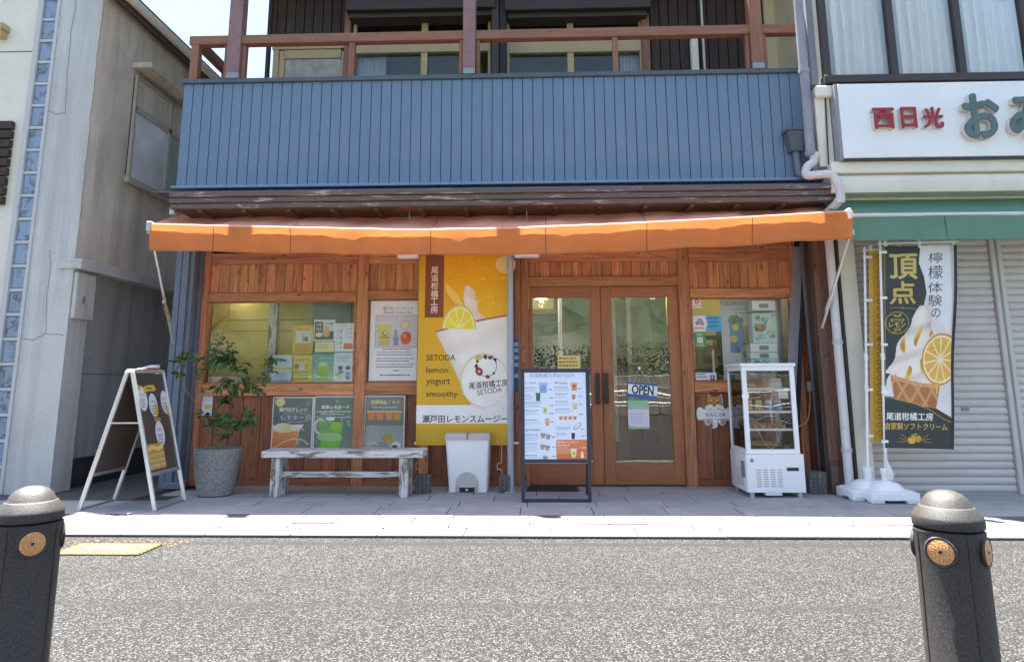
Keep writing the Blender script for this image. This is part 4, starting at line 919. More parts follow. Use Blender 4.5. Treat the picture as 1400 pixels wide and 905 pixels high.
card((429.2, 437.2, 458, 466), 'dark ice cream flyer with white border at top of the window flyers', lambda C: (olin(C, '#eceef2'), C.rect(966, 248, 1128, 400, '#4a4a4e'), C.rect(1035, 248, 1128, 330, '#d9dade'), C.poly([(1030, 330), (1045, 290), (1062, 258), (1080, 290), (1100, 330), (1090, 375), (1045, 375)], '#efd3b0', '#d99a5a'), C.T('檸檬', 978, 260, 1025, 290, '#dcdce0', .01), C.T('頂点', 978, 296, 1025, 326, '#dcdce0', .01), C.ell(1005, 358, 30, 20, '#f0e2d4'), C.T('濃厚', 1085, 255, 1120, 275, '#444')))
card((430.5, 467, 456.5, 481.5), 'cream oval note under the dark ice cream flyer', lambda C: (C.rr(C.c[0], C.c[1], C.c[2], C.c[3], 36, '#ede0a0'), C.dash(995, 445, 1105, 6, '#b3a56a', 3, 14)))
card((427.3, 483, 456.3, 523.2), 'green lemonade flyer under the cream oval note', lambda C: (C.poly([(C.c[0], C.c[1]), (C.c[2], C.c[1]), (C.c[2], C.c[3]), (C.c[0], C.c[3])], '#6fae9c', '#a9cfa0'), C.T('ご当地ドリンク', 985, 548, 1105, 568, '#e9f4ee'), C.poly([(985, 620), (1085, 620), (1075, 745), (995, 745)], '#b5d35c', '#8fbf5a'), C.ell(1035, 610, 40, 18, '#d8e8c0'), C.ell(970, 700, 16, 30, '#9fcac0'), C.dash(965, 590, 1110, 4, '#d8ede0', 1)))
card((457.8, 442, 485.4, 481), 'white menu sheet with orange drinks, upper right of the window flyers', lambda C: (olin(C, '#e8eaf0'), C.T('メニュー表', 1165, 275, 1285, 290, '#6a6a72'), C.dash(1150, 310, 1210, 4, '#8a8c98', 9, 16), C.dash(1228, 310, 1260, 4, '#8a8c98', 6, 16), C.rr(1215, 432, 1290, 480, 8, '#d97a4a'), *[C.cup(1272, y, y + 18, 14, '#d88a5a') for y in (300, 335, 370)], *[C.ell(1190, y, 7, 9, '#7f9a86', n=10) for y in (330, 385, 430, 465)]))
card((456.3, 482.2, 485, 522), 'white sheet with small plant pictures, lower right of the window flyers', lambda C: (olin(C, '#dfe5ee'), C.dash(1150, 540, 1270, 5, '#7b8290', 4, 14), *[(C.ell(x, y, 22, 18, c, n=12)) for x, y, c in ((1185, 640, '#5f6f60'), (1250, 640, '#4c5a62'), (1160, 695, '#a9c8a0'), (1190, 675, '#7fa48a'), (1250, 690, '#8fb0c8'), (1185, 720, '#c4d8a0'), (1250, 725, '#6f90a8'))]))
card((289, 514.5, 331, 527), 'pinkish name plate on window sill behind the plant', lambda C: (olin(C, '#c9a98c'), C.T('尾道柑', 148, 738, 290, 772, '#5d4338', .03)), 'name_plate', 'sign', .03)
# strip of blue notices beside the pole
T_, C = sheet('notice_strip', 'narrow blue notices stuck between grey pole and doors', 'notice', (702.5, 464, 709.5, 536), -.050, .002, M['paper'], (700, 380, 6.03)); olin(C, '#3d5f86')
for y in (530, 580, 640, 700, 790): C.rect(18, y, 54, y + 34, '#8fb0cf').dash(22, y + 10, 50, 4, '#e6eef6', 2, 12)
C.build(T_)
# wall card under the left window
T_, C = sheet('wall_card', 'small white card with yellow tag on pine boards behind plant', 'card', (272.3, 541.5, 290, 568), -.010, .003, M['paper'], (240, 450, 5.33)); olin(C, '#dde0e8')
C.rect(215, 550, 256, 580, '#dcb63a').dash(180, 510, 205, 5, '#6f7480', 2, 14).dash(180, 600, 212, 5, '#777', 2, 12).line([(213, 490), (213, 625)], 1.5, '#9aa0aa'); C.build(T_)

# three framed posters above the bench
k_ = 7.0; cr3 = (360, 530, k_)
def framed(px, lab, fn):
    T_, C = sheet('framed_poster', lab, 'poster', px, -.022, .018, M['white'], cr3, part='frame', bev=.003); fn(C); C.build(T_)
def leafbg(C, cols, seed):
    rd = random.Random(seed); x0, y0, x1, y1 = C.c; m = 10
    C.rect(x0 + m, y0 + m, x1 - m, y1 - m, cols[0], cols[1])
    for _ in range(38):
        a = rd.uniform(x0 + 40, x1 - 40); b = rd.uniform(y0 + 45, y1 - 45); C.ell(a, b, rd.uniform(8, 34), rd.uniform(6, 20), rd.choice(cols), rot=rd.uniform(0, 180), n=10)
def f1(C):
    leafbg(C, ['#6f7d72', '#70786f', '#8a8d8a', '#7fa083', '#5f6a66', '#97a69a'], 3)
    C.ell(152, 140, 50, 46, '#d8bf74').ell(152, 140, 38, 34, '#e6d7a0').ell(310, 285, 150, 50, '#9aa0a2').ell(310, 285, 135, 40, '#767d7c').T('瀬戸田オレンジ', 145, 190, 415, 232, '#f2f2ee', .02).T('レモネード', 170, 262, 440, 310, '#dfe2e0', .0)
    C.poly([(92, 360), (390, 352), (345, 420), (318, 574), (92, 582)], '#efe7da', '#d98a50').poly([(100, 420), (340, 415), (312, 574), (95, 582)], '#e39a5e', '#cf7436').ell(190, 385, 82, 48, '#ece3b4').ell(235, 395, 42, 36, '#e8d98c').ell(150, 380, 40, 30, '#f0ead0')
    C.line([(100, 582), (200, 520), (290, 488), (390, 500), (440, 545)], 14, '#d8b7a0')
def f2(C):
    leafbg(C, ['#6c7a6c', '#7f8a80', '#8fa890', '#99a49c', '#5e6a64', '#7fb088'], 5)
    C.T('抹茶レモネード', 550, 168, 818, 204, '#f4f4ee', .02).dash(505, 230, 845, 9, '#e4e8e2').dash(540, 256, 800, 9, '#c9d0ca').dash(500, 284, 850, 9, '#c9d0ca')
    C.ell(545, 370, 62, 78, '#c8d4b8').ell(545, 370, 40, 55, '#8a9a84').poly([(540, 322), (765, 330), (735, 572), (560, 572)], '#8fc06a', '#6fbf3a').rect(650, 335, 735, 405, '#9fd046').ell(640, 470, 120, 42, '#a8cf8c').ell(640, 300, 45, 18, '#e8efe4').poly([(560, 520), (740, 515), (735, 574), (558, 574)], '#7cc83c').rect(560, 340, 640, 400, '#7fae78')
def f3(C):
    leafbg(C, ['#7b8580', '#8d9692', '#8aa890', '#6c7672', '#9fb0a4'], 8)
    C.T('柑橘飲みくらべ', 1025, 118, 1300, 158, '#ecd987', .02).dash(1030, 188, 1280, 9, '#d8dcd4').rect(984, 215, 1330, 360, '#7a7f78')
    for x, c, d in ((1033, '#e0862e', '#d98a44'), (1115, '#df7748', '#d8906a'), (1202, '#d98a20', '#dd9a34'), (1283, '#cf8a1c', '#d89a30')): C.cup(x, 228, 308, 76, c, d, '#ece6d4')
    C.rect(984, 362, 1340, 574, '#98a49c', '#aab4ac').ell(1050, 420, 58, 62, '#a9b0a2').ell(1190, 480, 48, 42, '#b59a48').ell(1215, 515, 40, 26, '#c2a850').ell(1275, 550, 44, 32, '#e2e4e4').ell(1265, 562, 28, 16, '#555a58').ell(1130, 565, 75, 52, '#8c9698', a0=180, a1=360); C.dash(1110, 440, 1310, 10, '#cbb878').line([(990, 540), (1060, 525), (1110, 545)], 12, '#d9c4b8')
framed((371.5, 542.5, 427.6, 617), 'framed orange lemonade poster at left, above the bench', f1)
framed((428.4, 541.5, 484.6, 617), 'framed green matcha drink poster in the middle above the bench', f2)
framed((497.5, 540.8, 553.3, 616), 'framed poster of four small cups at right above the bench', f3)
# menu stand
MY = -1.0
mt = thing('menu_stand', 'navy framed drinks menu board standing before the doors', 'menu board', (at(760, 687, MY).x, MY, 0))
a, b, c, d = prect((712, 504, 807, 633), MY); fw = .035
def mbar(p, q, z0, z1, t=.03): MB().box(p, q, MY, MY + t, z0, z1).build('frame', M['navy'], mt, bev=.004)
MB().box(a + fw, b - fw, MY + .006, MY + .02, c + fw, d - fw).build('panel', M['paper'], mt)
mbar(a, b, d - fw, d); mbar(a, b, c, c + fw); mbar(a, a + fw, c + fw, d - fw); mbar(b - fw, b, c + fw, d - fw)
for x in (a + .002, b - .034): MB().box(x, x + .03, MY + .002, MY + .028, 0.0, c).build('leg', M['navy'], mt, bev=.003)
MB().box(a + .032, b - .034, MY + .002, MY + .028, 0.0, .03).build('foot_bar', M['navy'], mt, bev=.003)
for x in (a + .002, b - .034): MB().bar((x + .015, MY + .03, d - .1), (x + .015, MY + .36, .012), .022, .022).build('back_leg', M['navy'], mt)
k_ = 905 / 140; px = (712, 504, 807, 633); cr = tuple((v - o) * k_ for v, o in zip(px, (705, 500, 705, 500)))
C = Canvas((a, MY + .006, d), (b, MY + .006, d), (b, MY + .006, c), (a, MY + .006, c), cr)
C.rect(48, 55, 636, 862, '#dfe9fb').T('尾道柑橘工房SETODA', 125, 70, 530, 106, '#7d8fb0', .0)
C.line([(70, 160), (330, 160)], 1.2, '#aab4c6').line([(345, 160), (600, 160)], 1.2, '#aab4c6')
C.poly([(78, 162), (92, 140), (106, 162)], '#e5b8b8').T('LEMON', 118, 145, 182, 160, '#7a7f92', .01).ell(365, 152, 16, 10, '#d99a8c').T('ORANGE', 385, 148, 462, 164, '#7a7f92', .01)
for (x, y, n, w) in ((70, 195, 3, 120), (70, 265, 3, 90), (72, 330, 3, 175), (75, 400, 3, 155), (78, 483, 3, 150), (80, 612, 4, 140), (82, 690, 5, 120), (82, 793, 2, 140), (345, 190, 3, 140), (348, 252, 3, 125), (350, 320, 3, 130), (352, 388, 3, 165), (360, 552, 2, 130), (362, 605, 2, 100)):
    C.dash(x, y, x + w, 7, '#6d7690', 1).dash(x, y + 17, x + w, 5, '#98a2b8', n - 1, 16)
for (x, y) in ((312, 212), (315, 288), (318, 355), (320, 426), (322, 500), (332, 632), (334, 720), (336, 802), (572, 205), (576, 275), (578, 346), (580, 433), (590, 565), (596, 624)): C.dash(x - 16, y, x + 16, 9, '#5f6880', 1, 0, 0)
for y in (245, 310, 375, 462, 535, 595, 672, 765): C.line([(70, y), (345, y)], .9, '#c2ccde')
for y in (232, 300, 380, 540, 592): C.line([(345, y), (610, y)], .9, '#c2ccde')
C.cup(246, 145, 242, 82, '#a8c8ee', '#7aa4dc', '#d8e8fa').ell(246, 196, 16, 18, '#4a6ea8').ell(246, 196, 10, 12, '#9ec0ea').cup(200, 238, 316, 44, '#3f7a68', '#2f5f4c').cup(260, 365, 430, 48, '#dfe6a8', '#c9d488').ell(262, 395, 10, 12, '#9aa650').cup(280, 465, 532, 44, '#dcb894', '#cf9a6a')
C.T('SOFT ICECREAM', 84, 562, 218, 580, '#6a7288', .015)
for (x, y) in ((240, 600), (285, 612), (234, 700), (278, 708), (258, 800)):
    C.poly([(x - 20, y), (x, y - 45), (x + 20, y)], '#eef0f4', '#d8dce6').poly([(x - 24, y), (x + 24, y), (x + 14, y + 44), (x - 14, y + 44)], '#8f8a86', '#b8a894')
C.cup(522, 145, 222, 60, '#e8b49a', '#d97a54').ell(522, 182, 12, 14, '#b5502e').cup(516, 255, 302, 36, '#e08a72', '#d26a50').cup(526, 328, 388, 48, '#e2d0b0', '#d8b48c')
for x in (400, 441, 482, 523): C.cup(x, 448, 482, 34, '#dc9a78', '#cf7a52')
C.ell(545, 538, 44, 18, '#7a8078', rot=-40).ell(545, 536, 36, 12, '#e9ecea', rot=-40).cup(506, 600, 650, 34, '#2c2f3c', '#20232c', '#555a68')
C.rr(356, 656, 628, 830, 16, '#e08458', '#d56f42').T('瀬戸田レモンセット', 366, 670, 552, 688, '#fdf2e6', .02).dash(366, 705, 500, 10, '#f6dcc4', 1).dash(366, 725, 540, 5, '#f4d0b4', 4, 15, .5)
C.cup(508, 738, 812, 52, '#f0e6b4', '#e2cf7c').ell(510, 775, 10, 12, '#b09a4a').poly([(572, 770), (582, 755), (592, 770), (596, 815), (568, 815)], '#f0e4e2').T('1,100', 562, 718, 612, 736, '#fdf2e6', .01); C.build(mt)

# notices on the doors
T_, C = sheet('door_note', 'cream paper note taped on left door above the menu board', 'note', (762.5, 486, 793.5, 508.5), -.010, .002, M['paper'], (700, 380, 6.03)); olin(C, '#ecd488')
for k, y in enumerate((662, 692, 722, 752)): C.dash(388, y, 545, 12, '#8f7326' if k != 1 else '#5d4a1c', 1, 0, .1)
C.build(T_)
op = thing('open_sign', 'blue and white OPEN plaque hanging on right door glass', 'sign', at(878, 546, -.02))
qs = [at(x, y, -.022) for x, y in ((859, 521.5), (899, 525), (898, 546.5), (858, 542.5))]
MB().prism([qs[0], qs[3], qs[2], qs[1]], (0, .008, 0)).build('plaque', M['white'], op)
C = Canvas(*qs, (0, 0, 100, 52)); C.poly([(0, 0), (100, 0), (100, 52), (0, 52)], '#2f6fae').rect(0, 8, 100, 40, '#f0f4f8').T('OPEN', 14, 9.5, 87, 39, '#1f2c3c', .035); C.build(op)
MB().tube([at(866, 523, -.016), at(874, 505, -.016), at(890, 524, -.016)], .0025, 5).build('cord', M['wire'], op)
p = at(874, 504, -.0); MB().box(p.x - .012, p.x + .012, -.012, .019, p.z - .01, p.z + .02).build('hook', M['plastic'], op)
T_, C = sheet('door_notice', 'pale green and lilac paper notice hanging below the OPEN plaque', 'notice', (858.5, 547, 887.5, 586), -.014, .002, M['paper'], (830, 380, 3.117)); olin(C, '#e2dcee'); C.rect(C.c[0], C.c[1], C.c[2], 560, '#8fc4a0', '#a6d2b2').rect(C.c[0], 632, C.c[2], C.c[3], '#9ccfab').dash(100, 580, 165, 4, '#b8b0cc', 4, 12); C.build(T_)

# stickers and poster in the right window
k_ = 769 / 170; cr4 = (935, 395, k_)
def sticker(px, lab, fn, Y=.010, name='sticker', cat='sticker'):
    T_, C = sheet(name, lab, cat, px, Y, .002, M['paper'], cr4); fn(C); C.build(T_)
sticker((945.6, 408, 959, 421), 'pale pink square sticker at top left of right window', lambda C: (olin(C, '#eed3d6'), C.ell(80, 78, 14, 14, '#c84a5c'), C.ell(80, 78, 7, 7, '#eed3d6'), C.dash(55, 104, 104, 5, '#b8909a', 1)))
sticker((947, 431.5, 986.5, 453), 'blue sticker with white round emblem on right window', lambda C: (C.rect(135, C.c[1], C.c[2], C.c[3], '#56a9dc'), C.dash(150, 182, 222, 9, '#1f5f9a', 3, 24), C.ell(98, 214, 46, 48, '#ece8ea'), C.ell(100, 195, 20, 14, '#b89aa4', n=10), C.ell(84, 212, 14, 12, '#9a8a90', n=10), C.ell(112, 214, 14, 12, '#a58f96', n=10), C.dash(66, 242, 130, 9, '#b04a58', 1)))
sticker((949.3, 454.5, 965, 474.5), 'green square sticker on right window under the blue one', lambda C: (olin(C, '#3f9a56'), C.T('PAY', 82, 276, 118, 290, '#e4f4e6', .02), C.rr(82, 298, 118, 336, 4, '#e0d2cf'), C.dash(78, 348, 122, 5, '#d8efdc', 1)))
sticker((951, 509.5, 979.5, 522), 'white payment sticker in lower left corner of right window', lambda C: (olin(C, '#dfe4ee'), C.dash(82, 528, 150, 8, '#6b7488', 2, 16), C.rect(163, 535, 190, 562, '#2f3f5c'), C.ell(176, 548, 7, 7, '#dfe4ee'), *[C.rect(x, 562, x + 18, 572, c) for x, c in ((110, '#a84a50'), (135, '#4a5f98'), (165, '#b88a4a'))]))
# lemon juice poster inside, slightly turned
T_, C = sheet('juice_poster', 'grey lemon juice poster with blue sleeve inside the right window', 'poster', (987, 407.5, 1071, 520), .215, .004, M['paper'], cr4)
olin(C, '#cfd2dc'); C.T('Lemon Juice', 275, 76, 480, 108, '#5d7a86', .0, sl=.25).T('Lemon juice', 297, 114, 470, 138, '#7c8f98', .0, sl=.2).dash(305, 150, 450, 8, '#8c9aa2', 1)
C.rr(285, 215, 372, 398, 14, '#5a86c4', '#4573b4').ell(300, 190, 18, 30, '#5f7f6a', rot=30).ell(335, 185, 16, 26, '#4f7a56', rot=-20).ell(360, 200, 14, 24, '#5f8a62', rot=15).ell(318, 205, 14, 20, '#3f6a4a')
C.ell(324, 240, 20, 22, '#e3c23e').ell(310, 312, 22, 22, '#e0bd38').poly([(370, 235), (395, 225), (410, 270), (400, 345), (372, 350)], '#a89a6a', '#8f7f55').poly([(345, 360), (400, 352), (405, 450), (350, 452)], '#bdb4ac', '#cac2ba').ell(376, 405, 16, 18, '#6a6660').ell(376, 405, 10, 12, '#c4bcb4'); C.build(T_)
# stacked carrier boxes inside the window, above the case
def carrier(px, lab, Y, fn):
    a, b, c, d = prect(px, Y); t = thing('carrier_box', lab, 'box', ((a + b) / 2, Y, c)); MB().box(a, b, Y, Y + .16, c, d).build('carton', M['white'], t, bev=.004)
    ox, oy, k = cr4; cc = ((px[0] - ox) * k, (px[1] - oy) * k, (px[2] - ox) * k, (px[3] - oy) * k); C = Canvas((a, Y, d), (b, Y, d), (b, Y, c), (a, Y, c), cc); fn(C); C.build(t)
def hole(C): x0, y0, x1, y1 = C.c; C.rr((x0 + x1) / 2 - 30, (y0 + y1) / 2 - 12, (x0 + x1) / 2 + 30, (y0 + y1) / 2 + 14, 11, '#8f8c88')
def art(C):
    olin(C, '#cfe6dc'); rd = random.Random(4); x0, y0, x1, y1 = C.c
    for _ in range(46): C.ell(rd.uniform(x0 + 16, x1 - 16), rd.uniform(y0 + 14, y1 - 14), rd.uniform(5, 14), rd.uniform(4, 12), rd.choice(('#7fb8a0', '#a8d490', '#6aa8d0', '#e8e6c8', '#5f9a78', '#d8c070', '#8fc8d8')), rot=rd.uniform(0, 90), n=9)
    C.ell(480, 240, 28, 24, '#b06a48', n=10).ell(470, 232, 12, 10, '#d8a078', n=8).ell(530, 210, 14, 16, '#eef0ea', n=9)
carrier((1028, 411, 1060, 424.5), 'white carrier box with hand hole, topmost of the window stack', .026, hole)
carrier((1029, 428, 1062, 468.5), 'green illustrated gift box in the middle of the window stack', .026, art)
carrier((1026, 469, 1063, 481.5), 'white carrier box with hand hole just under the illustrated gift box', .026, hole)
carrier((1026, 482, 1064, 490), 'white carrier box with hand hole, lowest of the window stack', .026, hole)
carrier((1027, 490.5, 1065, 503), 'illustrated gift box at the bottom of the window stack', .026, art)
t = thing('window_shelf', 'white shelf behind the right window carrying the gift boxes', 'shelf', (at(1045, 505, .05).x, .12, 0)); p = at(1045, 503.2, .026)
MB().box(p.x - .2, p.x + .2, .026, .21, p.z - .03, p.z - .001).build('shelf_board', M['white'], t)
for x in (p.x - .18, p.x + .15): MB().box(x, x + .03, .1, .13, .004, p.z - .03).build('leg', M['white'], t)

# dog and bone plaque
dg = thing('dog_plaque', 'cut out plaque of a tan dog holding a white bone', 'plaque', at(975, 585, -.02)); Yd = -.012
def dpoly(): 
    pts = []
    def arc(cx, cy, r, a0, a1, n=8):
        for k in range(n + 1): a = R_(a0 + (a1 - a0) * k / n); pts.append((cx + r * math.cos(a), cy + r * math.sin(a)))
    arc(100, 748, 21, 330, 180); arc(100, 792, 22, 180, 60); pts.extend([(130, 812), (132, 835)]); arc(150, 826, 18, 150, 50); pts.extend([(168, 812), (180, 845), (172, 862), (185, 866), (206, 856), (212, 826)]); arc(240, 826, 18, 150, 20)
    pts.extend([(258, 812), (284, 812)]); arc(296, 792, 20, 90, 0); arc(296, 748, 20, 0, -90); pts.extend([(270, 735), (252, 740), (240, 720), (236, 668), (228, 650), (208, 662), (172, 662), (150, 648), (143, 670), (142, 715), (130, 740)])
    return pts
dp = dpoly(); ox, oy, k = cr4
w3 = [at(ox + x / k, oy + y / k, Yd) for x, y in dp]
MB().prism(w3, (0, .010, 0)).build('plate', M['white'], dg)
px = (950, 535, 1003, 590); a, b, c, d = prect(px, Yd); C = Canvas((a, Yd, d), (b, Yd, d), (b, Yd, c), (a, Yd, c), tuple((v - o) * k for v, o in zip(px, (ox, oy, ox, oy))))
for g, cl_ in ((0, '#4a3a30'), (-3.2, '#eceef0')):
    for (cx, cy, r) in ((100, 748, 21), (100, 792, 22), (296, 748, 20), (296, 792, 20)): C.ell(cx, cy, r + g, r + g, cl_)
    C.rect(100, 740 - g, 296, 808 + g, cl_)
    for x in (150, 240): C.ell(x, 824, 18 + g, 17 + g, cl_)
    C.poly([(168 - g, 806), (180 - g * .6, 845), (172 - g, 860 + g), (185, 866 + g), (206 + g, 856 + g), (212 + g, 806)], cl_)
C.rect(84, 746, 312, 800, '#eceef0')
for g, c1, c2 in ((0, '#4a3a30', '#4a3a30'), (3.5, '#c79250', '#b57d3c')):
    C.poly([(143 + g, 722), (142 + g, 690), (144 + g, 666 + g), (151 + g * .7, 648 + g * 1.4), (172, 662 + g), (208, 662 + g), (229 - g * .7, 650 + g * 1.4), (236 - g, 668 + g), (238 - g, 722), (222, 738), (158, 738)], c1, c2)
C.ell(166, 727, 20, 13, '#f0efec').ell(214, 727, 20, 13, '#f0efec').ell(190, 733, 22, 13, '#f0efec')
C.ell(168, 703, 5, 5, '#2a2220', n=10).ell(212, 703, 5, 5, '#2a2220', n=10).ell(190, 722, 8, 6, '#2a2220', n=10).ell(172, 690, 5, 4, '#eadcc8', n=8).ell(207, 690, 5, 4, '#eadcc8', n=8)
C.T('わんこ OK', 132, 764, 258, 788, '#3a3532', .015)
for x in (150, 240): C.ell(x, 744, 14, 9, '#4a3a30', n=12).ell(x, 743, 12.5, 8, '#eceef0', n=12).ell(x, 824, 12, 10, '#b7a8a8', n=12).ell(x, 824, 8, 6, '#8a6a68', n=10)
C.build(dg)

# ------------------------------------------------------------------ A-frame sign
AF = thing('a_frame_sign', 'aluminium A-frame sign with dark board standing by left corner', 'sign', (-3.59, -1.2, 0))
ya, yb = -1.45, -.95; zt = at(176, 507, ya).z; xr = at(176, 507, ya).x + .012; xA, xB = -3.93, -3.262
def side_frame(xf, sgn):
    top = Vector((xr + sgn * .02, 0, zt))
    def pt(f, y): return Vector((top.x + (xf - top.x) * f, y, zt * (1 - f)))
    for y in (ya, yb): MB().bar(pt(0, y), pt(1, y), .034, .030, (0, 1, 0)).build('leg', M['alu'], AF, bev=.006)
    MB().bar(pt(.0, ya), pt(.0, yb), .03, .034, (0, 0, 1)).build('top_rail', M['alu'], AF, bev=.006)
    MB().bar(pt(.75, ya + .017), pt(.75, yb - .017), .03, .03, (0, 0, 1)).build('bottom_rail', M['greymetal'], AF, bev=.004)
    MB().bar(pt(.99, ya + .017), pt(.99, yb - .017), .014, .014, (0, 0, 1)).build('foot_rail', M['greymetal'], AF)
    n = Vector((zt, 0, (xf - top.x))).normalized() if sgn > 0 else Vector((-zt, 0, -(xf - top.x))).normalized()
    n = Vector((sgn * zt, 0, abs(xf - top.x))).normalized()
    q = [pt(.02, ya + .015), pt(.02, yb - .015), pt(.745, yb - .015), pt(.745, ya + .015)]
    MB().prism(q, -n * .008).build('board', M['darkboard'], AF)
    return q, n, pt
q, n, pt = side_frame(xB, 1); side_frame(xA, -1)
C = Canvas(*q, (0, 0, 100, 165)); 
if C.n.dot(n) < 0: C.n = -C.n
for (x, y, r) in ((12, 42, 1), (45, 54, .96), (88, 50, .96), (52, 103, 1.02)): C.ell(x + 4, y, 15 * r, 21 * r, '#e4e4ec').T('レモン', x - 4, y - 9, x + 12, y - 4, '#55525c', .01).dash(x - 5, y + 2, x + 13, 1.8, '#6a6672', 4, 4.2)
C.ell(8, 24, 7, 5, '#d8b84a').poly([(20, 24), (34, 20), (60, 19), (66, 26), (60, 30), (36, 30), (24, 34)], '#dcbc50').dash(32, 25, 60, 3, '#5a4618', 1)
C.poly([(52, 56), (58, 48), (63, 62), (58, 74), (50, 70)], '#c9b440').poly([(94, 56), (99, 50), (99, 74), (92, 72)], '#c9b440').rr(44, 76, 66, 82, 1.5, '#d0a84a').dash(46, 79, 64, 2, '#5a4618', 1)
C.rr(4, 118, 60, 160, 3, '#d0923c', '#c98636').poly([(6, 124), (20, 120), (40, 124), (58, 119), (58, 127), (40, 131), (20, 127), (6, 131)], '#e4cd84')
for j in range(3):
    for i in range(3): C.rect(7 + i * 17.5, 134 + j * 8.6, 21 + i * 17.5, 140 + j * 8.6, '#e2cd94').dash(9 + i * 17.5, 136 + j * 8.6, 20 + i * 17.5, 1.2, '#7a5a28', 2, 2.4)
C.build(AF)
for y in (ya - .0, yb + .0): MB().bar(pt(.38, y), Vector((2 * xr - pt(.38, y).x - .012, y, pt(.38, y).z)), .012, .02, (0, 1, 0)).build('spreader', M['alu'], AF)
cd = thing('price_card', 'small white card with red edge lying on the A-frame sign top', 'card', (xr, -1.2, zt + .02))
MB().hexa([(xr - .03, -1.30, zt + .018), (xr + .06, -1.30, zt + .018), (xr + .06, -1.08, zt + .018), (xr - .03, -1.08, zt + .018), (xr - .03, -1.30, zt + .022), (xr + .06, -1.30, zt + .022), (xr + .06, -1.08, zt + .06), (xr - .03, -1.08, zt + .06)]).build('card', M['paper'], cd)
MB().box(xr + .060, xr + .064, -1.30, -1.08, zt + .018, zt + .03).build('red_edge', M['redletter'], cd)

# ------------------------------------------------------------------ bench
bn = thing('bench', 'weathered white painted wooden bench under the framed posters', 'bench', at(465, 680, -.6))
yF, yBk = -.80, -.48; a = at(357, 620, yF).x; b = at(578, 618, yF).x; z1 = at(467, 616.5, yF).z; z0 = at(467, 626, yF).z
for (p, q, dz) in ((yF, -.645, 0), (-.641, yBk, .002)): MB().box(a, b, p, q, z0 + dz, z1 + dz).build('seat_plank', M['wwood'], bn, bev=.006)
for xs in ((369, 381), (545, 557)):
    X0, X1 = at(xs[0], 655, yF + .03).x, at(xs[1], 655, yF + .03).x
    for (p, q) in ((yF + .03, yF + .11), (yBk - .10, yBk - .02)): MB().box(X0, X1, p, q, 0, z0 - .002).build('leg', M['wwoodz'], bn, bev=.006)
    MB().box(X0 + .02, X1 - .02, yF + .11, yBk - .10, .13, .19).build('side_stretcher', M['wwood'], bn, bev=.004)
    MB().box(X0 + .015, X1 - .015, yF + .11, yBk - .10, z0 - .07, z0 - .002).build('seat_bearer', M['wwood'], bn, bev=.004)
MB().box(at(381, 650, yF + .1).x, at(545, 650, yF + .1).x, yF + .12, yF + .155, at(467, 653, yF + .1).z, at(467, 645, yF + .1).z).build('stretcher', M['wwood'], bn, bev=.005)

# ------------------------------------------------------------------ pedal bin
tb = thing('pedal_bin', 'white plastic pedal bin with grey split lid before the yellow banner', 'bin', at(639, 672, -.42))
yf = -.42; x0, x1 = at(613, 672, yf).x, at(666, 672, yf).x; X0, X1 = at(609, 604, yf).x, at(669, 604, yf).x; zt_ = at(639, 601, yf).z
def rring(x0, x1, y0, y1, r, z, n=4):
    out = []
    for (cx, cy, a) in ((x1 - r, y0 + r, -90), (x1 - r, y1 - r, 0), (x0 + r, y1 - r, 90), (x0 + r, y0 + r, 180)):
        for k in range(n + 1): q = R_(a + 90 * k / n); out.append(Vector((cx + r * math.cos(q), cy + r * math.sin(q), z)))
    return out
def loft(rings, m=None):
    m = m or MB(); n = len(rings[0]); vs_ = [p for r in rings for p in r]
    return m.add(vs_, [(i * n + k, i * n + (k + 1) % n, (i + 1) * n + (k + 1) % n, (i + 1) * n + k) for i in range(len(rings) - 1) for k in range(n)] + [tuple(range(n))[::-1], tuple((len(rings) - 1) * n + k for k in range(n))])
loft([rring(x0, x1, yf, -.10, .03, .0), rring(x0 - .004, x1 + .004, yf - .002, -.09, .03, .08), rring(X0, X1, yf - .012, -.07, .03, zt_ - .012), rring(X0 - .006, X1 + .006, yf - .018, -.064, .03, zt_ - .01), rring(X0 - .006, X1 + .006, yf - .018, -.064, .03, zt_)]).build('body', M['plastic'], tb, sm=40)
xm = (X0 + X1) / 2
for (p, q) in ((X0 - .012, xm - .002), (xm + .002, X1 + .012)):
    loft([rring(p, q, yf - .026, -.06, .02, zt_ + .001), rring(p, q, yf - .028, -.058, .02, zt_ + .035), rring(p + .012, q - .012, yf - .005, -.075, .02, zt_ + .062)]).build('lid', M['lidgrey'], tb, sm=40)
cxp = xm + .0; m = MB(); arcp = [Vector((cxp + .115 * math.cos(R_(a)), yf - .0085, .07 + .125 * math.sin(R_(a)))) for a in range(0, 181, 12)] + [Vector((cxp - .115, yf - .0085, .0)), Vector((cxp + .115, yf - .0085, .0))]
m.prism(arcp, (0, .02, 0)); m.build('pedal_recess', M['lidgrey'], tb)
MB().box(cxp - .075, cxp + .075, yf - .0105, yf - .007, .001, .05).build('pedal_slot', M['black'], tb); MB().box(cxp - .09, cxp + .09, yf - .05, yf - .008, .05, .066).build('pedal', M['lidgrey'], tb, bev=.005)
MB().box(cxp - .012, cxp + .012, yf - .03, yf - .012, .018, .034).build('pedal_link', M['plastic'], tb)
# grey pole
gp = thing('grey_pole', 'light grey steel pole between yellow banner and menu board', 'pole', (at(698, 672, -.42).x, -.42, 0)); X = at(698, 510, -.42).x
MB().tube([(X, -.42, .012), (X, -.42, 2.62)], .034, 16).build('tube', M['steel'], gp, sm=40); MB().box(X - .055, X + .055, -.475, -.365, .0, .012).build('base_plate', M['steel'], gp)
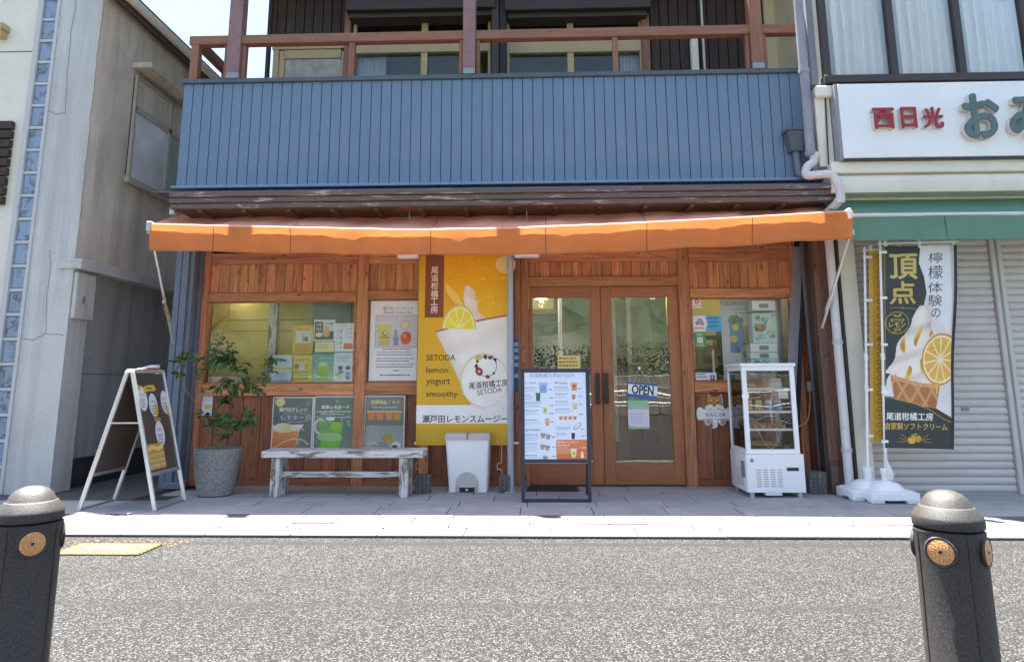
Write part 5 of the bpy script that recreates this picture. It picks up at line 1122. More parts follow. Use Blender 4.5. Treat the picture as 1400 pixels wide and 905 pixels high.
# concrete weights with rope
for (px, lab) in (((566, 649, 588, 676), 'grooved concrete block at the bench end tied with rope'), ((682, 650, 696, 675), 'grooved concrete block tied with rope beside the grey pole')):
    Y = -.52 if px[0] < 600 else -.47; a, b, c, d = prect(px, Y); bk = thing('concrete_block', lab, 'block', ((a + b) / 2, Y, 0)); n_ = 4 if px[0] < 600 else 3
    if n_ == 3: b = a + .11
    for k in range(n_): MB().box(a + (b - a) * k / n_ + .002, a + (b - a) * (k + 1) / n_ - .002, Y, Y + .10, 0, d).build('rib', M['block'], bk, bev=.005)
    MB().box(a + .004, b - .004, Y + .01, Y + .105, .0, d - .004).build('core', M['block'], bk)
    xm = (a + b) / 2
    pts = [Vector((xm - .02, Y + .05, d)), Vector((xm - .03, Y + .03, d + .06)), Vector((xm - .075, Y + .05, d + .05)), Vector((xm - .07, Y + .06, d + .12)), Vector((xm - .03, Y + .07, d + .10)), Vector((xm - .035, BY + .01, at(570, 608, BY).z - .01))]
    MB().tube(rnd(pts), .006, 6).build('rope', M['rope'], bk, sm=50)

# ------------------------------------------------------------------ potted plant
pp = thing('potted_plant', 'leafy shrub in grey stone planter left of the bench', 'plant', gd(295, 678)); pc = Vector((at(296, 650, -.62).x, -.62, 0))
hz = at(296, 612, -.62).z; r1 = .225; r0 = .165
pot = MB().lathe([(r0 - .02, 0), (r0, .012), (r0 + .035, hz * .45), (r1, hz - .02), (r1 + .002, hz), (r1 - .02, hz + .002), (r1 - .028, hz - .03), (r1 - .06, hz - .06), (.02, hz - .05)], pc, 40)
pot.build('pot', M['pot'], pp, sm=40); MB().lathe([(.19, hz - .062), (.1, hz - .035), (.02, hz - .03)], pc, 20).build('soil', M['soil'], pp, sm=60)
pk = 905 / 170.0
def cp(x, y, dy=0.0): return at(240 + x / pk, 450 + y / pk, -.62 + dy)
br = [[(300, 865), (318, 800), (310, 785)], [(310, 790), (240, 715), (185, 640), (168, 560)], [(168, 560), (100, 480), (40, 380), (20, 300), (40, 215)], [(168, 560), (145, 470), (140, 390), (160, 320), (230, 250), (250, 190), (310, 120), (320, 40)], [(168, 560), (210, 460), (240, 400), (330, 470), (400, 400)], [(240, 400), (300, 330), (345, 210)], [(185, 640), (300, 650), (370, 640), (480, 660), (550, 610)], [(310, 785), (350, 740), (400, 690)], [(240, 400), (420, 350), (520, 390), (620, 350), (690, 240)], [(480, 660), (520, 600), (530, 560)], [(330, 470), (350, 510)], [(420, 350), (460, 260), (500, 255)], [(250, 190), (380, 120), (420, 110)], [(620, 350), (590, 440)]]
for i, b_ in enumerate(br):
    dy = [random.uniform(-.06, .06) if j else 0 for j in range(len(b_))]
    if i < 2: dy = [0] * len(b_)
    pts = [cp(x, y, d) for (x, y), d in zip(b_, dy)]; rr0 = .010 if i < 2 else .0042
    MB().tube(rnd(pts) if len(pts) > 2 else pts, [rr0 * (1 - .5 * k / max(1, len(rnd(pts)) - 1)) for k in range(len(rnd(pts)) if len(pts) > 2 else len(pts))], 6).build('branch', M['bark'], pp, sm=60)
lm = bpy.data.meshes.new('leaf'); lm.from_pydata([(0, 0, 0), (.28, .22, .05), (.62, .20, .03), (1, 0, -.10), (.62, -.20, .03), (.28, -.22, .05), (.3, 0, 0), (.65, 0, -.02)], [], [(0, 6, 1), (6, 7, 2, 1), (7, 3, 2), (0, 5, 6), (5, 4, 7, 6), (4, 3, 7)])
smooth(lm, 60); lm.materials.append(M['leaf'])
clus = [(345, 195, 48, 16, .075), (395, 180, 26, 8, .07), (320, 70, 45, 22, .026), (290, 150, 45, 20, .032), (400, 110, 30, 12, .024), (240, 215, 35, 16, .032), (265, 260, 28, 10, .035), (430, 245, 28, 6, .05), (490, 262, 34, 8, .06), (500, 365, 40, 12, .055), (390, 395, 36, 10, .065), (305, 430, 26, 6, .05), (400, 460, 40, 9, .065), (350, 510, 28, 7, .06), (470, 430, 32, 10, .05), (555, 410, 34, 12, .045), (610, 445, 24, 7, .05), (645, 350, 34, 14, .04), (690, 225, 38, 16, .04), (735, 215, 14, 4, .05), (700, 290, 20, 8, .034), (40, 205, 48, 16, .05), (140, 210, 24, 6, .045), (42, 330, 20, 6, .06), (215, 625, 34, 10, .06), (270, 690, 36, 16, .045), (340, 660, 40, 20, .045), (400, 700, 40, 16, .05), (350, 765, 28, 9, .055), (480, 685, 28, 8, .06), (545, 625, 40, 22, .04), (560, 690, 22, 8, .045), (150, 330, 20, 6, .04), (180, 300, 18, 5, .035), (300, 610, 26, 10, .035), (440, 680, 24, 8, .045), (190, 440, 14, 5, .03), (510, 570, 18, 7, .03), (380, 640, 30, 10, .04)]
fine = MB(); sing = 0
for (x, y, r, n, s_) in sorted(clus, key=lambda q: -q[4]):
    for _ in range(round(n * 1.7)):
        a = random.uniform(0, 6.283); q = math.sqrt(random.random()) * r * 1.1
        loc = cp(x + q * math.cos(a), y + q * math.sin(a), random.uniform(-.10, .10)); eu = (random.uniform(-1.1, 1.1), random.uniform(-.3, 1.2), random.uniform(0, 6.283)); z_ = s_ * 1.5 * random.uniform(.7, 1.25)
        if sing >= 296:
            X_ = Matrix.LocRotScale(loc, Euler(eu), Vector((z_, z_, z_))); fine.add([X_ @ v.co for v in lm.vertices], [tuple(p.vertices) for p in lm.polygons]); continue
        o = bpy.data.objects.new('leaf', lm); o.location = loc - WL[pp.name]; o.rotation_euler = eu; o.scale = (z_, z_, z_); o.parent = pp; COL.objects.link(o); sing += 1
fine.build('small_leaves', M['leaf'], pp, sm=60, kind='stuff')
# ------------------------------------------------------------------ glass display case
fz = thing('display_case', 'white four sided glass refrigerated case right of the doors', 'display case', (2.24, -.46, 0))
fx0, fx1, fy0, fy1 = 1.975, 2.52, -.735, -.20; zf = .05
zm = at(1060, 621, fy0).z; zt = at(1050, 501, fy0).z; ztop = at(1050, 497, fy0).z
loft([rring(fx0, fx1, fy0, fy1, .015, zf, 2), rring(fx0, fx1, fy0, fy1, .015, zm, 2)]).build('base_cabinet', M['plastic'], fz, sm=30)
gx0, gx1, gy0, gy1 = fx0 + .012, fx1 - .03, fy0 + .012, fy1 - .012
for (x, y) in ((gx0, gy0), (gx1 - .045, gy0), (gx0, gy1 - .03), (gx1 - .045, gy1 - .03)): MB().box(x, x + .045, y, y + .03, zm + .045, zt - .04).build('corner_post', M['plastic'], fz, bev=.004)
for (z0, z1) in ((zm + .002, zm + .045), (zt - .04, zt)): 
    for (p, q, r1, s1) in ((gx0, gx1, gy0, gy0 + .03), (gx0, gx1, gy1 - .03, gy1), (gx0, gx0 + .03, gy0 + .03, gy1 - .03), (gx1 - .03, gx1, gy0 + .03, gy1 - .03)): MB().box(p, q, r1, s1, z0, z1).build('frame_rail', M['plastic'], fz, bev=.003)
MB().box(gx0 - .012, gx1 + .012, gy0 - .012, gy1 + .012, zt + .001, ztop + .004).build('top_cover', M['plastic'], fz, bev=.005)
for (p, q, r1, s1) in ((gx0 + .045, gx1 - .045, gy0 + .010, gy0 + .014), (gx0 + .045, gx1 - .045, gy1 - .014, gy1 - .010), (gx0 + .012, gx0 + .016, gy0 + .03, gy1 - .03), (gx1 - .016, gx1 - .012, gy0 + .03, gy1 - .03)): MB().box(p, q, r1, s1, zm + .045, zt - .04).build('pane', M['glasscase'], fz)
MB().box(gx0 + .03, gx1 - .03, gy0 + .03, gy1 - .03, zm + .003, zm + .012).build('case_floor', M['alu'], fz)
shz = [at(1060, y, fy0 + .1).z for y in (587, 563, 532)]
for z in shz:
    m = MB()
    for k in range(12): y = gy0 + .05 + k * (gy1 - gy0 - .1) / 11; m.tube([(gx0 + .035, y, z), (gx1 - .035, y, z)], .003, 5)
    for x in (gx0 + .04, gx1 - .04): m.tube([(x, gy0 + .05, z), (x, gy1 - .05, z)], .004, 5)
    m.build('wire_shelf', M['wire'], fz); MB().box(gx0 + .035, gx1 - .035, gy0 + .036, gy0 + .044, z - .008, z + .012).build('shelf_edge', M['plastic'], fz)
for (p, q) in ((.52, .82), (.30, .95), (.62, .45)):  # thin tubes drawn as the curved white reflections on the case glass
    pts = [Vector((gx0 + .05 + (gx1 - gx0 - .1) * u, gy0 + .05, zm + .06 + (zt - zm - .3) * (p + (q - p) * math.cos(u * 6.283) * .5) * .8)) for u in [i / 16 for i in range(17)]]
    MB().tube(pts, .0022, 5).build('glass_reflection', M['wire'], fz)
vn = MB()
for i in range(4):
    for j in range(8): x = fx0 + .09 + i * .065; z = .10 + j * .021; vn.box(x, x + .045, fy0 - .0015, fy0 + .002, z, z + .011)
vn.build('vent_slots', M['lidgrey'], fz)
vn = MB()
for i in range(3):
    for j in range(8): y = fy0 + .10 + i * .07; z = .10 + j * .021; vn.box(fx0 - .0015, fx0 + .002, y, y + .05, z, z + .011)
vn.build('vent_slots', M['lidgrey'], fz)
MB().box(fx1 - .17, fx1 - .06, fy0 - .004, fy0, zm - .15, zm - .12).build('control_panel', M['black'], fz); MB().box(fx0 - .003, fx0, fy0 + .05, fy0 + .16, zm - .22, zm - .07).build('rating_plate', M['greymetal'], fz)
p = Vector((fx0 + .055, fy0, zm - .055)); MB().lathe([(.018, 0), (.018, .003)], (0, 0, 0), 16).xf(Matrix.Translation(p) @ Matrix.Rotation(R_(90), 4, 'X')).build('round_badge', M['greymetal'], fz)
for (x, y) in ((fx0 + .05, fy0 + .04), (fx1 - .05, fy0 + .04), (fx0 + .05, fy1 - .05), (fx1 - .05, fy1 - .05)): MB().lathe([(.022, 0), (.022, .05)], (x, y, 0), 10).build('foot', M['lidgrey'], fz, sm=40)
MB().box(fx0 + .17, fx0 + .32, fy0 + .01, fy0 + .10, .022, .048).build('drip_tray', M['plastic'], fz)
MB().lathe([(.03, 0), (.035, .012)], (0, 0, 0), 14).xf(Matrix.Translation((gx0 + .02, gy0 - .001, zm + (zt - zm) * .66)) @ Matrix.Rotation(R_(90), 4, 'X')).build('handle', M['plastic'], fz)
MB().tube(rnd([Vector((fx1, -.3, .6)), at(1105, 580, -.25), at(1108, 545, -.12), at(1106, 528, -.02)]), .007, 6).build('power_cable', M['rope'], fz, sm=50)
p = at(1106, 528, -.01); MB().box(p.x - .03, p.x + .03, -.035, -.003, p.z - .05, p.z + .05).build('socket', M['lidgrey'], fz, bev=.006)
# goods in the case
def goods(name, lab, cat, c, parts):
    t = thing(name, lab, cat, c)
    for nm, mb, mt in parts: mb.build(nm, M[mt], t, sm=45)
xm = (gx0 + gx1) / 2; ym = (gy0 + gy1) / 2
z = zm + .012; goods('cake_basket', 'round woven cake basket on the bottom of the glass case', 'basket', (xm, ym, z), [('basket', MB().lathe([(.15, z), (.19, z + .03), (.195, z + .06), (.17, z + .055)], (xm, ym, 0), 24), 'soffit'), ('cake', MB().lathe([(.165, z + .04), (.165, z + .065), (.12, z + .085), (.01, z + .09)], (xm, ym, 0), 24), 'bread')])
z = shz[0] + .004
for k in range(6): 
    x = gx0 + .075 + k * .062; goods('baked_cake', ['baked cake bar at left end of the lower wire shelf', 'second baked cake bar from left on the lower wire shelf', 'third baked cake bar from left on the lower wire shelf', 'third baked cake bar from right on the lower wire shelf', 'second baked cake bar from right on the lower wire shelf', 'baked cake bar at right end of the lower wire shelf'][k], 'cake', (x, ym, z), [('cake', loft([rring(x - .026, x + .026, gy0 + .08, gy1 - .1, .012, z), rring(x - .028, x + .028, gy0 + .075, gy1 - .1, .012, z + .03), rring(x - .018, x + .018, gy0 + .09, gy1 - .12, .01, z + .045)]), 'bread'), ('wrapper', MB().box(x - .027, x + .027, gy0 + .14, gy0 + .2, z + .001, z + .047), 'pack')])
z = shz[1] + .004
for k, (m_, l) in enumerate((('jar_y', 'yellow jar at left on the middle shelf of the glass case'), ('jar_y', 'yellow jar second from left in the glass case'), ('cap_blue', 'blue jar beside the yellow jars in the glass case'), ('cap_blue', 'blue jar at right on the middle shelf of the glass case'))):
    x = gx0 + .09 + k * .095; y = gy0 + .13; goods('jar', l, 'jar', (x, y, z), [('glass_body', MB().lathe([(.032, z), (.034, z + .01), (.034, z + .075), (.026, z + .085)], (x, y, 0), 16), m_), ('lid', MB().lathe([(.03, z + .085), (.03, z + .105)], (x, y, 0), 16), 'pack')])
z = shz[2] + .004; x = gx0 + .12; goods('loaf_pack', 'wrapped brown loaf at left on the top shelf of the glass case', 'bread', (x, ym, z), [('loaf', loft([rring(x - .06, x + .06, ym - .12, ym + .1, .02, z), rring(x - .06, x + .06, ym - .12, ym + .1, .02, z + .04), rring(x - .035, x + .035, ym - .09, ym + .07, .02, z + .07)]), 'bread'), ('label_band', MB().box(x - .061, x + .061, ym - .05, ym + .02, z + .001, z + .041), 'pack')])
x = gx1 - .13; goods('sweets_pack', 'clear packs of sweets at right on the top shelf of the case', 'pack', (x, ym, z), [('pack', loft([rring(x - .07, x + .07, ym - .1, ym + .1, .02, z), rring(x - .06, x + .06, ym - .09, ym + .09, .02, z + .1)]), 'pack'), ('tag', MB().box(x - .04, x + .05, ym - .106, ym - .102, z + .01, z + .06), 'paper')])
t = thing('price_tag', 'white price tag hanging on the front of the top wire shelf', 'tag', (gx1 - .12, gy0 + .032, shz[2] - .09)); MB().box(gx1 - .16, gx1 - .065, gy0 + .030, gy0 + .033, shz[2] - .09, shz[2] - .009).build('card', M['paper'], t); MB().box(gx1 - .13, gx1 - .10, gy0 + .031, gy0 + .036, shz[2] - .012, shz[2] + .014).build('clip', M['lidgrey'], t)

# ------------------------------------------------------------------ banner stands
def nobori(name, lab, bx, by, top, Q, gold):
    """Q: flag corners TL TR BR BL; the pole leans from its base to `top`"""
    t = thing(name, lab, 'banner', (bx, by, 0)); w_, d_ = .225, .19; base = Vector((bx, by, 0)); Q = [Vector(q) for q in Q]
    def pole(z): return base.lerp(top, z / top.z) + Vector((0, 0, 0))
    tank = loft([rring(bx - w_, bx + w_, by - d_, by + d_, .05, .03), rring(bx - w_, bx + w_, by - d_, by + d_, .05, .085), rring(bx - w_ + .03, bx + w_ - .03, by - d_ + .03, by + d_ - .03, .05, .10), rring(bx - .15, bx + .15, by - .13, by + .13, .1, .105), rring(bx - .12, bx + .12, by - .10, by + .10, .095, .15), rring(bx - .05, bx + .05, by - .05, by + .05, .04, .175)]); tank.build('water_base', M['plastic'], t, sm=35)
    for sx in (-1, 1):
        for sy in (-1, 1): MB().box(bx + sx * (w_ - .07) - .06, bx + sx * (w_ - .07) + .06, by + sy * (d_ - .06) - .05, by + sy * (d_ - .06) + .05, 0, .035).build('base_foot', M['plastic'], t, bev=.008)
    MB().lathe([(.036, .17), (.036, .23), (.043, .232), (.043, .285), (.03, .287)], (pole(.2).x, by, 0), 16).build('socket', M['plastic'], t, sm=35)
    MB().tube([pole(.24), pole(1.3)], .0145, 10).build('pole', M['plastic'], t, sm=40); MB().tube([pole(1.29), top], .0115, 10).build('pole', M['plastic'], t, sm=40)
    for z in (1.3, 1.0): MB().lathe([(.02, z - .03), (.02, z + .03)], (pole(z).x, pole(z).y, 0), 10).build('pole_joint', M['plastic'], t, sm=40)
    MB().tube([pole(top.z - .03) - Vector((.02, 0, 0)), Q[1] + Vector((.02, 0, .035))], .008, 8).build('top_arm', M['plastic'], t, sm=40)
    for k in range(5):
        q = Q[0].lerp(Q[3], .03 + .94 * k / 4); p = pole(q.z); MB().box(min(p.x - .02, q.x - .03), q.x + .03, by - .020, by - .012, q.z - .012, q.z + .012).build('loop_strap', M['plastic'], t)
    for k in range(3): q = Q[0].lerp(Q[1], .04 + .92 * k / 2); MB().box(q.x - .012, q.x + .012, by - .012, by + .012, q.z - .02, q.z + .06).build('loop_strap', M['plastic'], t)
    x0_ = Q[0].x
    wv = lambda p: Vector((0, (.011 * math.sin((p.x - x0_) * 9 + p.z * 2.6) + .006 * math.sin(p.z * 6)) * max(0, min(1, (p.x - x0_) / .12)), 0))
    C = Canvas(*Q, (90, 35, 378, 880), .0003)
    fm = MB().grid(lambda u, v: Q[0].lerp(Q[1], u).lerp(Q[3].lerp(Q[2], u), v) + Vector((0, .001, 0)), 14, 40); fm.v = [p + wv(p) for p in fm.v]; fm.build('flag', M['paper'], t, sm=60)
    if gold:
        C.rect(90, 35, 378, 880, '#d9ac4c', '#d2a244')
        for k in range(24): C.ell(135, 60 + k * 34, 14, 12, '#a97c22', n=14).ell(135, 60 + k * 34, 8, 7, '#d9ac4c', n=12)
        C.line([(112, 40), (112, 875)], 3, '#a97c22').line([(165, 40), (165, 875)], 3, '#a97c22')
    else: flag_print(C)
    C.build(t, 'printcloth', wv); return t
def flag_print(C):
    C.rect(90, 35, 378, 880, '#3a4140', '#363d3c'); C.line([(94, 35), (94, 880)], 3, '#9a8a50')
    C.poly([(236, 35), (378, 35), (378, 760), (340, 740), (250, 690), (180, 680), (90, 670), (100, 600), (150, 520), (250, 300), (262, 240), (252, 170), (232, 110)], '#e6e6ea', '#e2ded8')
    C.poly([(350, 35), (378, 35), (378, 760), (366, 760), (360, 300)], '#c9c6c2').poly([(250, 300), (262, 240), (300, 330), (345, 400), (378, 420), (378, 700), (250, 690)], '#dcd8d4')
    C.T('頂', 114, 70, 226, 178, '#d8bc6c', .022).T('点', 114, 190, 216, 285, '#d2b25c', .022)
    C.line([(112, 301), (220, 306)], 2, '#b89a4a').ell(163, 303, 4, 4, '#b89a4a', n=8)
    for ch, y0, y1 in (('檸', 66, 112), ('檬', 122, 180), ('体', 194, 240), ('験', 248, 296), ('の', 306, 344)): C.T(ch, 268 if ch != 'の' else 282, y0, 322 if ch != 'の' else 318, y1, '#3f3c3a', .0)
    C.ell(142, 366, 47, 47, '#c8a858', n=32).ell(142, 366, 44.5, 44.5, '#3a4140', n=32).ell(134, 336, 9, 4, '#c8a858', n=10, rot=30).ell(150, 336, 9, 4, '#c8a858', n=10, rot=-30)
    C.T('瀬戸田産', 114, 348, 170, 361, '#c8a858', .01).T('レモン', 110, 364, 174, 384, '#d8bc6c', .02).T('使用', 129, 388, 156, 402, '#c8a858', .01)
    # soft ice on a waffle cone, painted in fine cells
    L = lin
    def cream(x, y):
        if y < 292: return None
        cx = 250 - (y - 292) * .13; tw = (y - 292)
        w_ = min(24 + tw * .33, 118) * (.35 + .65 * min(1, tw / 60)) + 9 * math.sin(tw / 22 + .6)
        top = x < cx + w_ and x > cx - w_
        rimy = 578 + 42 * math.sin(max(0, min(1, (x - 108) / 210)) * 1.7)
        if y > rimy:                                               # cone
            e0 = 112 + (y - 575) * .17; e1 = 322 - (y - 610) * .20
            if not (e0 < x < e1) or y > 690 + (x - 130) * .17: return None
            u = (x - e0) / (e1 - e0); g = max(math.sin((x + y * .6) / 9.5), math.sin((x - y * .6) / 9.5))
            c = mixc(L('#cd8a55'), L('#8f4f2a'), .35 + .5 * abs(u - .4)); c = mixc(c, L('#e8b888'), .55 * max(0, g - .6) / .4)
            return mixc(c, L('#e2a871'), .7 if y < rimy + 16 else 0)
        if not top: return None
        u = (x - cx) / w_; st = math.sin((y + (x - cx) * .38) / 16.5); f = .16 + .42 * max(0, u) ** 1.5 + .22 * max(0, -u - .4) + .30 * max(0, -st) ** 1.5
        c = mixc(L('#fbf5ea'), L('#b99a80'), f)
        d = math.sin(x * .115 + 1.7 * math.sin(y * .031)) + .55 * math.sin(y * .047 + x * .03) - .30
        if y > 350 and d > .55: c = mixc(c, mixc(L('#f0c24a'), L('#c98a1e'), .5 + .5 * st), min(1, (d - .55) * 5))
        return c
    C.paint(95, 290, 345, 730, 100, 176, cream)
    C.paint(238, 405, 378, 632, 70, 110, slice_(322, 518, 80, 108, 8, False, '#c98a2a', '#f4e2b4', '#e2a034', '#f0bf5c', 11))
    C.poly([(296, 610), (312, 612), (308, 660), (300, 662)], '#e8b53e')
    C.poly([(90, 672), (140, 684), (210, 700), (270, 722), (330, 760), (378, 775), (378, 880), (90, 880)], '#39403f').line([(90, 672), (140, 684), (210, 700), (270, 722), (330, 760), (366, 772)], 3, '#b89a4a')
    C.poly([(366, 35), (378, 35), (378, 880), (366, 880)], '#34302e')
    C.T('尾道柑橘工房', 96, 737, 286, 768, '#eeece6', .02).T('自家製ソフトクリーム', 92, 778, 348, 806, '#d8b45a', .015)
    C.ell(204, 846, 18, 17, '#d9b04a').ell(230, 842, 14, 14, '#c99c38').ell(212, 828, 14, 5, '#d9b04a', rot=-25)
    for s_ in (-1, 1):
        for k in range(3): C.line([(215 + s_ * 32, 852 - k * 5), (215 + s_ * (72 - k * 8), 856 - k * 16)], 2, '#b89a4a')
B1 = gd(1209, 684); fy = B1.y - .016
nobori('banner_stand', 'dark soft ice banner with gold lettering on white pole by shutter', at(1212, 684, B1.y).x, B1.y, at(1203, 329, B1.y), [at(1208, 337, fy), at(1308, 335, fy), at(1303, 614, fy), at(1210, 612, fy)], False)
B2 = gd(1184, 681); fy = B2.y - .016
nobori('banner_stand', 'gold patterned banner on white pole half hidden behind dark banner', at(1187, 681, B2.y).x, B2.y, at(1182, 338, B2.y), [at(1188, 344, fy), at(1276, 343, fy), at(1274, 602, fy), at(1190, 604, fy)], True)
t = thing('weight_bag', 'white cloth weight bag hanging from the front banner pole', 'bag', at(1216, 655, B1.y - .03)); p0 = at(1210, 620, B1.y - .02); p1 = at(1213, 632, B1.y - .03); p2 = at(1217, 655, B1.y - .03)
MB().tube([p0, p1, p1.lerp(p2, .25), p1.lerp(p2, .7), p2], [.006, .009, .024, .038, .026], 10).build('bag', M['paper'], t, sm=60); MB().tube([at(1208, 612, B1.y - .016), p0], .004, 6).build('cord', M['wire'], t)

# ------------------------------------------------------------------ right building, street level
z1, z0 = at(1290, 219, -.86).z, at(1290, 234.5, -.86).z; zz = at(1290, 263, -.80).z
xl = at(1137, 230, -.86).x
MB().box(xl, 9, -.86, -.6, z0, z1).build('fascia_band', M['creamw'], B, bev=.006)
MB().add([], []).prism([(xl, -.80, z0 - .002), (xl, -.84, z0 - .04), (xl, -.86, (z0 + zz) / 2), (xl, -.83, zz), (xl, -.6, zz), (xl, -.6, z0 - .002)], (9 - xl, 0, 0)).build('cornice', M['creamw'], B, sm=50)
a, b, c, d = prect((1113, 119, 1140, 134), -.80); MB().box(a, b, -.84, -.6, c, d).build('column_cap', M['creamw'], B, bev=.012)
a, b, c, d = prect((1117, 134, 1138, 228), -.78); MB().box(a, b, -.78, -.6, c, d).build('column', M['creamw'], B, bev=.006)
MB().tube([at(1122, 0, -.76), at(1133, 225, -.81)], .008, 5).build('cable', M['black'], B)
a, b = at(1150, 500, -.55).x, at(1190, 500, -.55).x
MB().box(a - .02, b - .05, -.55, -.2, 0, 2.56).build('pillar', M['creamw'], B, bev=.006)
px = at(1155, 500, -.58).x; MB().tube([(px - .06, -.60, .02), (px - .06, -.60, 2.5)], .042, 12).build('downpipe', M['pvc'], B, sm=40); MB().tube([(px + .02, -.57, .02), (px + .02, -.57, 2.5)], .02, 8).build('downpipe', M['siding'], B, sm=40)
for z in (.42, 1.45): MB().lathe([(.05, z - .02), (.05, z + .02)], (px - .06, -.60, 0), 12).build('pipe_collar', M['lidgrey'], B, sm=40)
box('shutter_backing', b - .06, 9, -.38, -.3, 0, 2.56, M['back'], B)
xc = 4.62; sh0 = b - .045
prof = [(0, 0), (-.013, .012), (-.016, .036), (-.011, .060), (-.002, .070), (.0, .0725), (.008, .0725), (.008, 0)]
for (p, q) in ((sh0, xc - .0), (xc + .125, 6.2)):
    sm_ = None
    for k in range(34):
        z = .008 + k * .0735
        if sm_ is None:
            o = MB().prism([(p, SY + y_, z + z_) for y_, z_ in prof], (q - p, 0, 0)).build('shutter_slat', M['slat'], B, sm=50); sm_ = o
        else:
            o = bpy.data.objects.new('shutter_slat', sm_.data); finish(o, WL[sm_.name] + Vector((0, 0, .0735 * k)), B)
MB().box(xc + .006, xc + .118, SY - .05, SY + .05, 0, 2.52).build('shutter_post', M['slat'], B, bev=.006); MB().box(xc + .05, xc + .07, SY - .056, SY - .05, 0, 2.52).build('post_groove', M['greymetal'], B)
MB().box(sh0, xc, SY - .02, SY + .01, .0, .0075).build('bottom_bar', M['lidgrey'], B); 
a = at(1322, 596, SY).x; MB().box(a - .03, a + .04, SY - .024, SY - .01, .78, .81).build('shutter_latch', M['greymetal'], B)
# green awning
G = thing('green_awning', 'green fabric awning above the grey roller shutters', 'awning', (5.0, -.8, 2.4)); gy = -1.02
gz1 = at(1290, 297, gy).z; gz0 = at(1290, 328, gy).z; gzr = at(1290, 269, -.66).z; gx = at(1150, 300, gy).x
MB().grid(lambda u, v: Vector((gx + (8.6 - gx) * u, -.60 + (gy + .60) * v, gzr + (gz1 + .03 - gzr) * v - .03 * math.sin(3.14 * v))), 40, 5).build('canopy', M['green'], G, sm=60)
MB().grid(lambda u, v: Vector((gx + (8.6 - gx) * u, gy - .02 + .012 * math.sin(u * 60) * v + .007 * math.sin(u * 25), gz1 + (gz0 - gz1) * v)), 160, 5).build('valance', M['green'], G, sm=60)
MB().tube([(gx, gy, gz1 + .025), (8.6, gy, gz1 + .025)], .022, 10).build('front_bar', M['alu'], G, sm=40)
for x in (1293, 1460): p = at(x, 310, gy - .03); MB().box(p.x - .004, p.x + .004, gy - .034, gy - .03, gz0 + .01, gz1).build('seam', M['gseam'], G)
MB().box(gx + .3, gx + .34, -.65, gy, gz1 + .03, gz1 + .05).build('arm', M['alu'], G)
p = at(1278, 264, -.70); br_ = MB().box(p.x - .09, p.x + .07, -.80, -.64, p.z - .02, p.z + .02).build('wall_bracket', M['rail'], G, bev=.01)
# uprights and boards at the corner between the two shops
RC = thing('old_post', 'weathered brown timber post between shop window and white pipe', 'post', (at(1135, 678, -.5).x, -.5, 0)); a, b = at(1123, 500, -.5).x, at(1142, 500, -.5).x
MB().box(a, b, -.5, -.36, 0, 2.62).build('post', m_wood('old_timber', (.07, .04, .03), (.24, .13, .085), 'z', .8, .6, 0), RC, bev=.008); MB().box(a - .03, a - .001, -.48, -.36, .0, 2.55).build('side_strip', M['siding'], RC)
MB().box(a + .0, b - .06, -.53, -.501, .0, .30).build('patch', M['soffit'], RC, bev=.004); MB().box(b - .055, b + .02, -.52, -.501, .0, .28).build('patch', M['soffit'], RC, bev=.004)
gl = thing('steel_prop', 'blue grey steel channel leaning beside the glass case', 'prop', (2.72, -.3, 0)); p0 = at(1098, 332, -.15); p1 = at(1127, 655, -.32)
MB().bar(p0, p1, .075, .05).build('channel', M['bluegrey'], gl, bev=.004); MB().bar(p0 + Vector((.04, -.03, 0)), p1 + Vector((.036, -.03, 0)), .012, .03).build('flange', M['gpipe'], gl)
gl = thing('leaning_plank', 'narrow grey plank leaning at right end of the shop window', 'plank', (2.55, -.1, 0)); p0 = at(1091, 338, -.08); p1 = at(1079, 590, -.10)
MB().bar(p0, p1, .10, .03).build('panel', M['gpipe'], gl, bev=.003); MB().bar(p0 + Vector((.06, 0, 0)), p1 + Vector((.085, 0, 0)), .035, .03).build('dark_edge', M['slate'], gl); MB().bar(p1, Vector((p1.x - .01, p1.y, 0)), .10, .03).build('panel_foot', M['gpipe'], gl)
for i, (x0, x1, lab) in enumerate(((1107, 1118, 'grey concrete block behind the glass case, nearer the doors'), (1118.6, 1131, 'grey concrete block behind the glass case, next to the timber post'))):
    Y = -.50; a, b, c, d = prect((x0, 645, x1, 678), Y); bk = thing('concrete_block', lab, 'block', ((a + b) / 2, Y, 0)); MB().box(a, b, Y, Y + .14, 0, d).build('core', M['block'], bk, bev=.008); MB().box((a + b) / 2 - .003, (a + b) / 2 + .003, Y - .002, Y, .02, d - .02).build('groove', M['joint'], bk)
dm = thing('door_mat', 'thin black mat on the paving before the left door', 'mat', gd(756, 671)); a = gd(720, 671).x; b = gd(792, 671).x; MB().box(a, b, -.36, -.12, .001, .014).build('mat', M['black'], dm, bev=.003); MB().box(a + .02, b - .02, -.34, -.14, .014, .0165).build('pile', M['slate'], dm)

